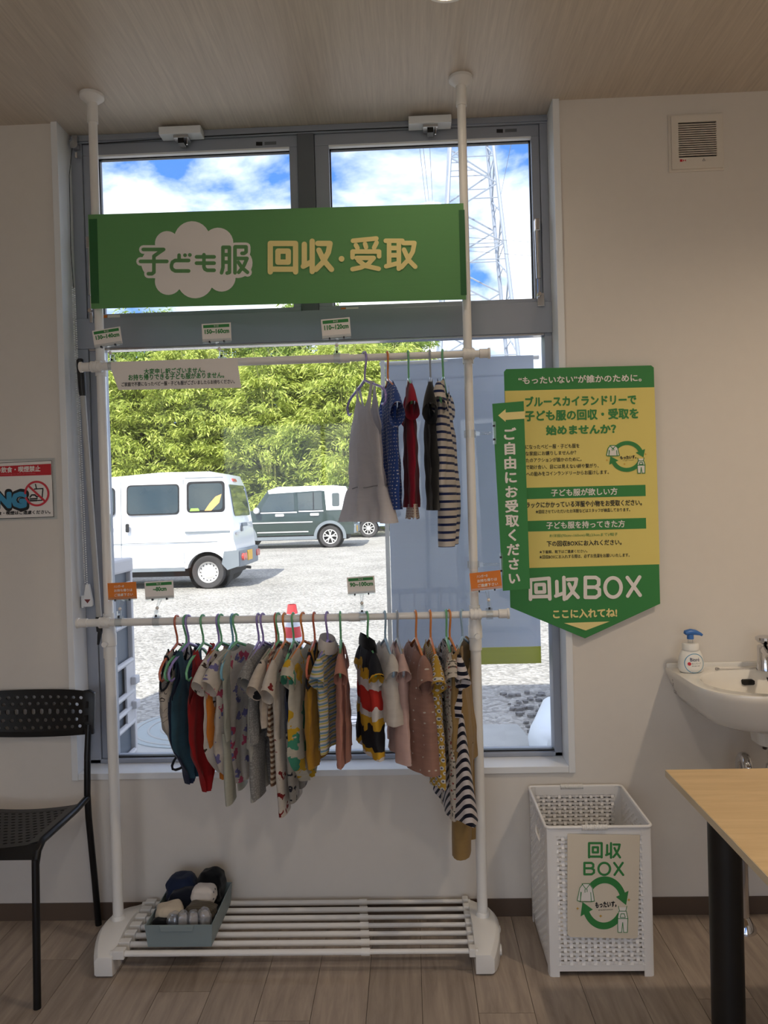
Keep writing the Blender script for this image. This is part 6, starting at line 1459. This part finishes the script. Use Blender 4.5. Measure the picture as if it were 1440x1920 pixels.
# ------------------------------------------------------------------ bamboo thicket
def leaf_mat(name, c1, c2):
    m, N, L, p = newmat(name); o = N['Material Output']; gm = N.new('ShaderNodeNewGeometry')
    tc = N.new('ShaderNodeTexCoord'); n = N.new('ShaderNodeTexNoise'); n.inputs['Scale'].default_value = 1.3; n.inputs['Detail'].default_value = 2; L.new(tc.outputs['Object'], n.inputs['Vector'])
    ad = N.new('ShaderNodeMath'); ad.operation = 'MULTIPLY_ADD'; ad.inputs[1].default_value = .5; L.new(gm.outputs['Random Per Island'], ad.inputs[0])
    s_ = N.new('ShaderNodeMath'); s_.operation = 'MULTIPLY'; s_.inputs[1].default_value = .6; L.new(n.outputs['Fac'], s_.inputs[0]); L.new(s_.outputs[0], ad.inputs[2])
    mx = N.new('ShaderNodeMix'); mx.data_type = 'RGBA'; mx.inputs['A'].default_value = (*c1, 1); mx.inputs['B'].default_value = (*c2, 1); L.new(ad.outputs[0], mx.inputs['Factor'])
    L.new(mx.outputs['Result'], p.inputs['Base Color']); p.inputs['Roughness'].default_value = .5
    t = N.new('ShaderNodeBsdfTranslucent'); L.new(mx.outputs['Result'], t.inputs[0])
    ms = N.new('ShaderNodeMixShader'); ms.inputs[0].default_value = .35; L.new(p.outputs[0], ms.inputs[1]); L.new(t.outputs[0], ms.inputs[2]); L.new(ms.outputs[0], o.inputs[0])
    return m
m_leaf = leaf_mat('bamboo_leaf', S(132, 156, 52), S(216, 222, 120)); m_leaf2 = leaf_mat('dark_leaf', S(84, 118, 48), S(168, 188, 88)); m_culm = M('bamboo_culm', S(140, 144, 78), .6, var=.2)
def foliage_mesh(name, seed, W_, H_, nplume, mat):
    "arching plumes of narrow leaves around a clump"
    rg = random.Random(seed); vs = []; fs = []
    for k in range(nplume):
        h = rg.random()**.8; z = .3+h*(H_-1.2); rad = W_*(.25+.35*math.sin(math.pi*min(1, .2+h*.75)))*rg.uniform(.3, 1)
        a = rg.uniform(0, 2*math.pi); c = Vector((rad*math.cos(a), rad*math.sin(a), z)); L_ = rg.uniform(.8, 1.9)*(1 if h < .8 else .75)
        d0 = Vector((math.cos(a+rg.gauss(0, .5)), math.sin(a+rg.gauss(0, .5)), rg.uniform(.3, 1.3))).normalized()
        for l in range(rg.randint(95, 135)):
            t = rg.random()**.75; p = c+d0*L_*t+Vector((0, 0, -.55*L_*t*t))
            dd = (d0+Vector((0, 0, -1.1*t))).normalized(); sp = .10+.16*math.sin(math.pi*t)
            p = p+Vector((rg.gauss(0, sp), rg.gauss(0, sp), rg.gauss(0, sp*.7)))*.8
            d = (dd*1.1+Vector((rg.gauss(0, .55), rg.gauss(0, .55), rg.gauss(-.2, .5)))).normalized(); ln = rg.uniform(.14, .30); wd_ = rg.uniform(.020, .038)
            sd_ = d.cross(Vector((rg.gauss(0, 1), rg.gauss(0, 1), rg.gauss(0, .6)))).normalized()*wd_; i = len(vs)
            vs += [p, p+d*ln*.4+sd_, p+d*ln+Vector((0, 0, -.04)), p+d*ln*.4-sd_]; fs.append((i, i+1, i+2, i+3))
    me = bpy.data.meshes.new(name); me.from_pydata([tuple(v) for v in vs], [], fs); me.materials.append(mat); return me
FM = [foliage_mesh('foliage', 11+k, 1.7, 8.6, 165, m_leaf) for k in range(3)]+[foliage_mesh('foliage', 40, 2.1, 9.6, 180, m_leaf2)]
CM = []
for k in range(2):
    rg = random.Random(70+k); c = MB()
    for j in range(7):
        a = rg.uniform(0, 6.28); x, y = .5*math.cos(a)*rg.random(), .5*math.sin(a)*rg.random(); lx_, ly_ = rg.gauss(0, .5), rg.gauss(0, .5)
        c.tube([(x, y, 0), (x+lx_*.3, y+ly_*.3, 3), (x+lx_, y+ly_, 6.5), (x+lx_*1.8, y+ly_*1.8, 8.2)], [.045, .04, .028, .01], 6)
    me = bpy.data.meshes.new('culms'); me.from_pydata([tuple(v) for v in c.v], [], c.f); me.materials.append(m_culm); CM.append(me)
rg = random.Random(21); trees = []
for i in range(12): trees.append((-17.5+i*1.55+rg.uniform(-.25, .25), 27.6+rg.uniform(-.5, .6), rg.uniform(.74, .96), rg.randrange(3), 'front'))
for i in range(11): trees.append((-18.5+i*1.85+rg.uniform(-.3, .3), 31.0+rg.uniform(-.5, .5), rg.uniform(.92, 1.08), 3 if i % 3 else rg.randrange(3), 'back'))
nth = ['first', 'second', 'third', 'fourth', 'fifth', 'sixth', 'seventh', 'eighth', 'ninth', 'tenth', 'eleventh', 'twelfth']
cnt = {'front': 0, 'back': 0}
for x, y, s, k, row in trees:
    kd = 'yellow-green bamboo clump' if k < 3 else 'dark green leafy tree'
    off = x < -13.3
    lab = kd+' standing beyond the left window frame' if off else '%s, %s from the left in the %s row of the thicket' % (kd, nth[cnt[row]], row)
    cnt[row] += 0 if off else 1
    t = thing('bamboo_clump' if k < 3 else 'leafy_tree', lab, 'bamboo' if k < 3 else 'tree', (x, y, gz(min(y, 45))), 'thicket behind the parking lot')
    t.rotation_euler = (0, 0, rg.uniform(0, 6.28)); t.scale = (1, 1, s)
    o = bpy.data.objects.new('foliage', FM[k]); COL.objects.link(o); o.parent = t; o['kind'] = 'stuff'
    o = bpy.data.objects.new('culms', CM[k % 2]); COL.objects.link(o); o.parent = t

hl = MB(); hx = [-60, -30, -16, -6, -1, 3, 10, 60]; hh = [5, 5.5, 6, 6, 5, 2.2, 1.2, 1.0]  # dark backing added so no sky shows through the foliage
hl.add([(x, y, z) for x, t in zip(hx, hh) for y, z in ((33.5, .3), (36, t*.75), (42, t))], [(3*i+k, 3*i+3+k, 3*i+4+k, 3*i+1+k) for i in range(7) for k in (0, 1)])
tag(hl.build('gap_backing', M('backing_green', S(58, 78, 36), .9, var=.5, vs=3, bump=.6, bs=5), smooth=80), 'dark green backing bank added to close sky gaps in the thicket', kind='structure')

# ------------------------------------------------------------------ pylon and wires
m_pyl = M('galvanised_steel', S(150, 158, 170), .5, .2, var=.05)
py_ = thing('transmission_pylon', 'tall galvanised lattice pylon seen through the upper right vent', 'pylon', (7.85, 82, 0))
def leg(z, sx, sy):
    hw = 1.9+(40-z)*.0915*1.0 if z < 40 else max(.5, 1.9-(z-40)*.07)
    hw = (2.19+(40-z)*.080) if z <= 40 else max(.6, 2.19-(z-40)*.06)
    return Vector((7.78+sx*hw, 82+sy*hw, z))
lv = [0, 6, 11.5, 16.5, 21, 25, 28.5, 31.8, 35, 38, 41, 44, 47, 50, 53, 56]
for sx, sy in ((-1, -1), (1, -1), (1, 1), (-1, 1)):
    MB().tube([leg(z, sx, sy) for z in lv], [.22]*8+[.19]*8, 6).build('leg', m_pyl, py_)
for f_ in range(4):
    A, B = [((-1, -1), (1, -1)), ((1, -1), (1, 1)), ((1, 1), (-1, 1)), ((-1, 1), (-1, -1))][f_]
    for i, (z0_, z1_) in enumerate(zip(lv, lv[1:])):
        a, b = (A, B) if i % 2 else (B, A)
        MB().cyl(leg(z0_, *a), leg(z1_, *b), .095, 5).build('brace', m_pyl, py_)
        MB().cyl(leg(z0_, *b).lerp(leg(z1_, *b), .5), leg(z0_, *a).lerp(leg(z1_, *b), .5), .06, 5).build('sub_brace', m_pyl, py_)
        if i % 3 == 0: MB().cyl(leg(z0_, *A), leg(z0_, *B), .06, 5).build('cross_member', m_pyl, py_)
m_wire = M('wire_grey', S(96, 100, 108), .5)
for k, (x0, y0, x1, y1) in enumerate(((785, 262, 798, 375), (792, 262, 804, 375), (805, 262, 811, 375), (960, 262, 938, 370))):
    a, b = at(x0, y0, 70), at(x1, y1, 110); d = b-a
    tag(MB().cyl(a-d*.6, b+d*.9, .028, 5).build('power_line', m_wire, at=a), ['leftmost of the three power lines left of the pylon', 'middle of the three power lines left of the pylon', 'rightmost of the three power lines left of the pylon', 'power line right of the pylon in the vent'][k], 'power line', 'power lines at the pylon')
for k, (ya, yb) in enumerate(((448, 455), (473, 481))):
    a, b = at(860, ya-4, 60), at(1010, yb, 62); d = b-a
    tag(MB().cyl(a-d*2, b+d*2, .018, 5).build('service_wire', m_wire, at=a), ['upper thin wire crossing behind the right vent', 'lower thin wire crossing behind the right vent'][k], 'power line')
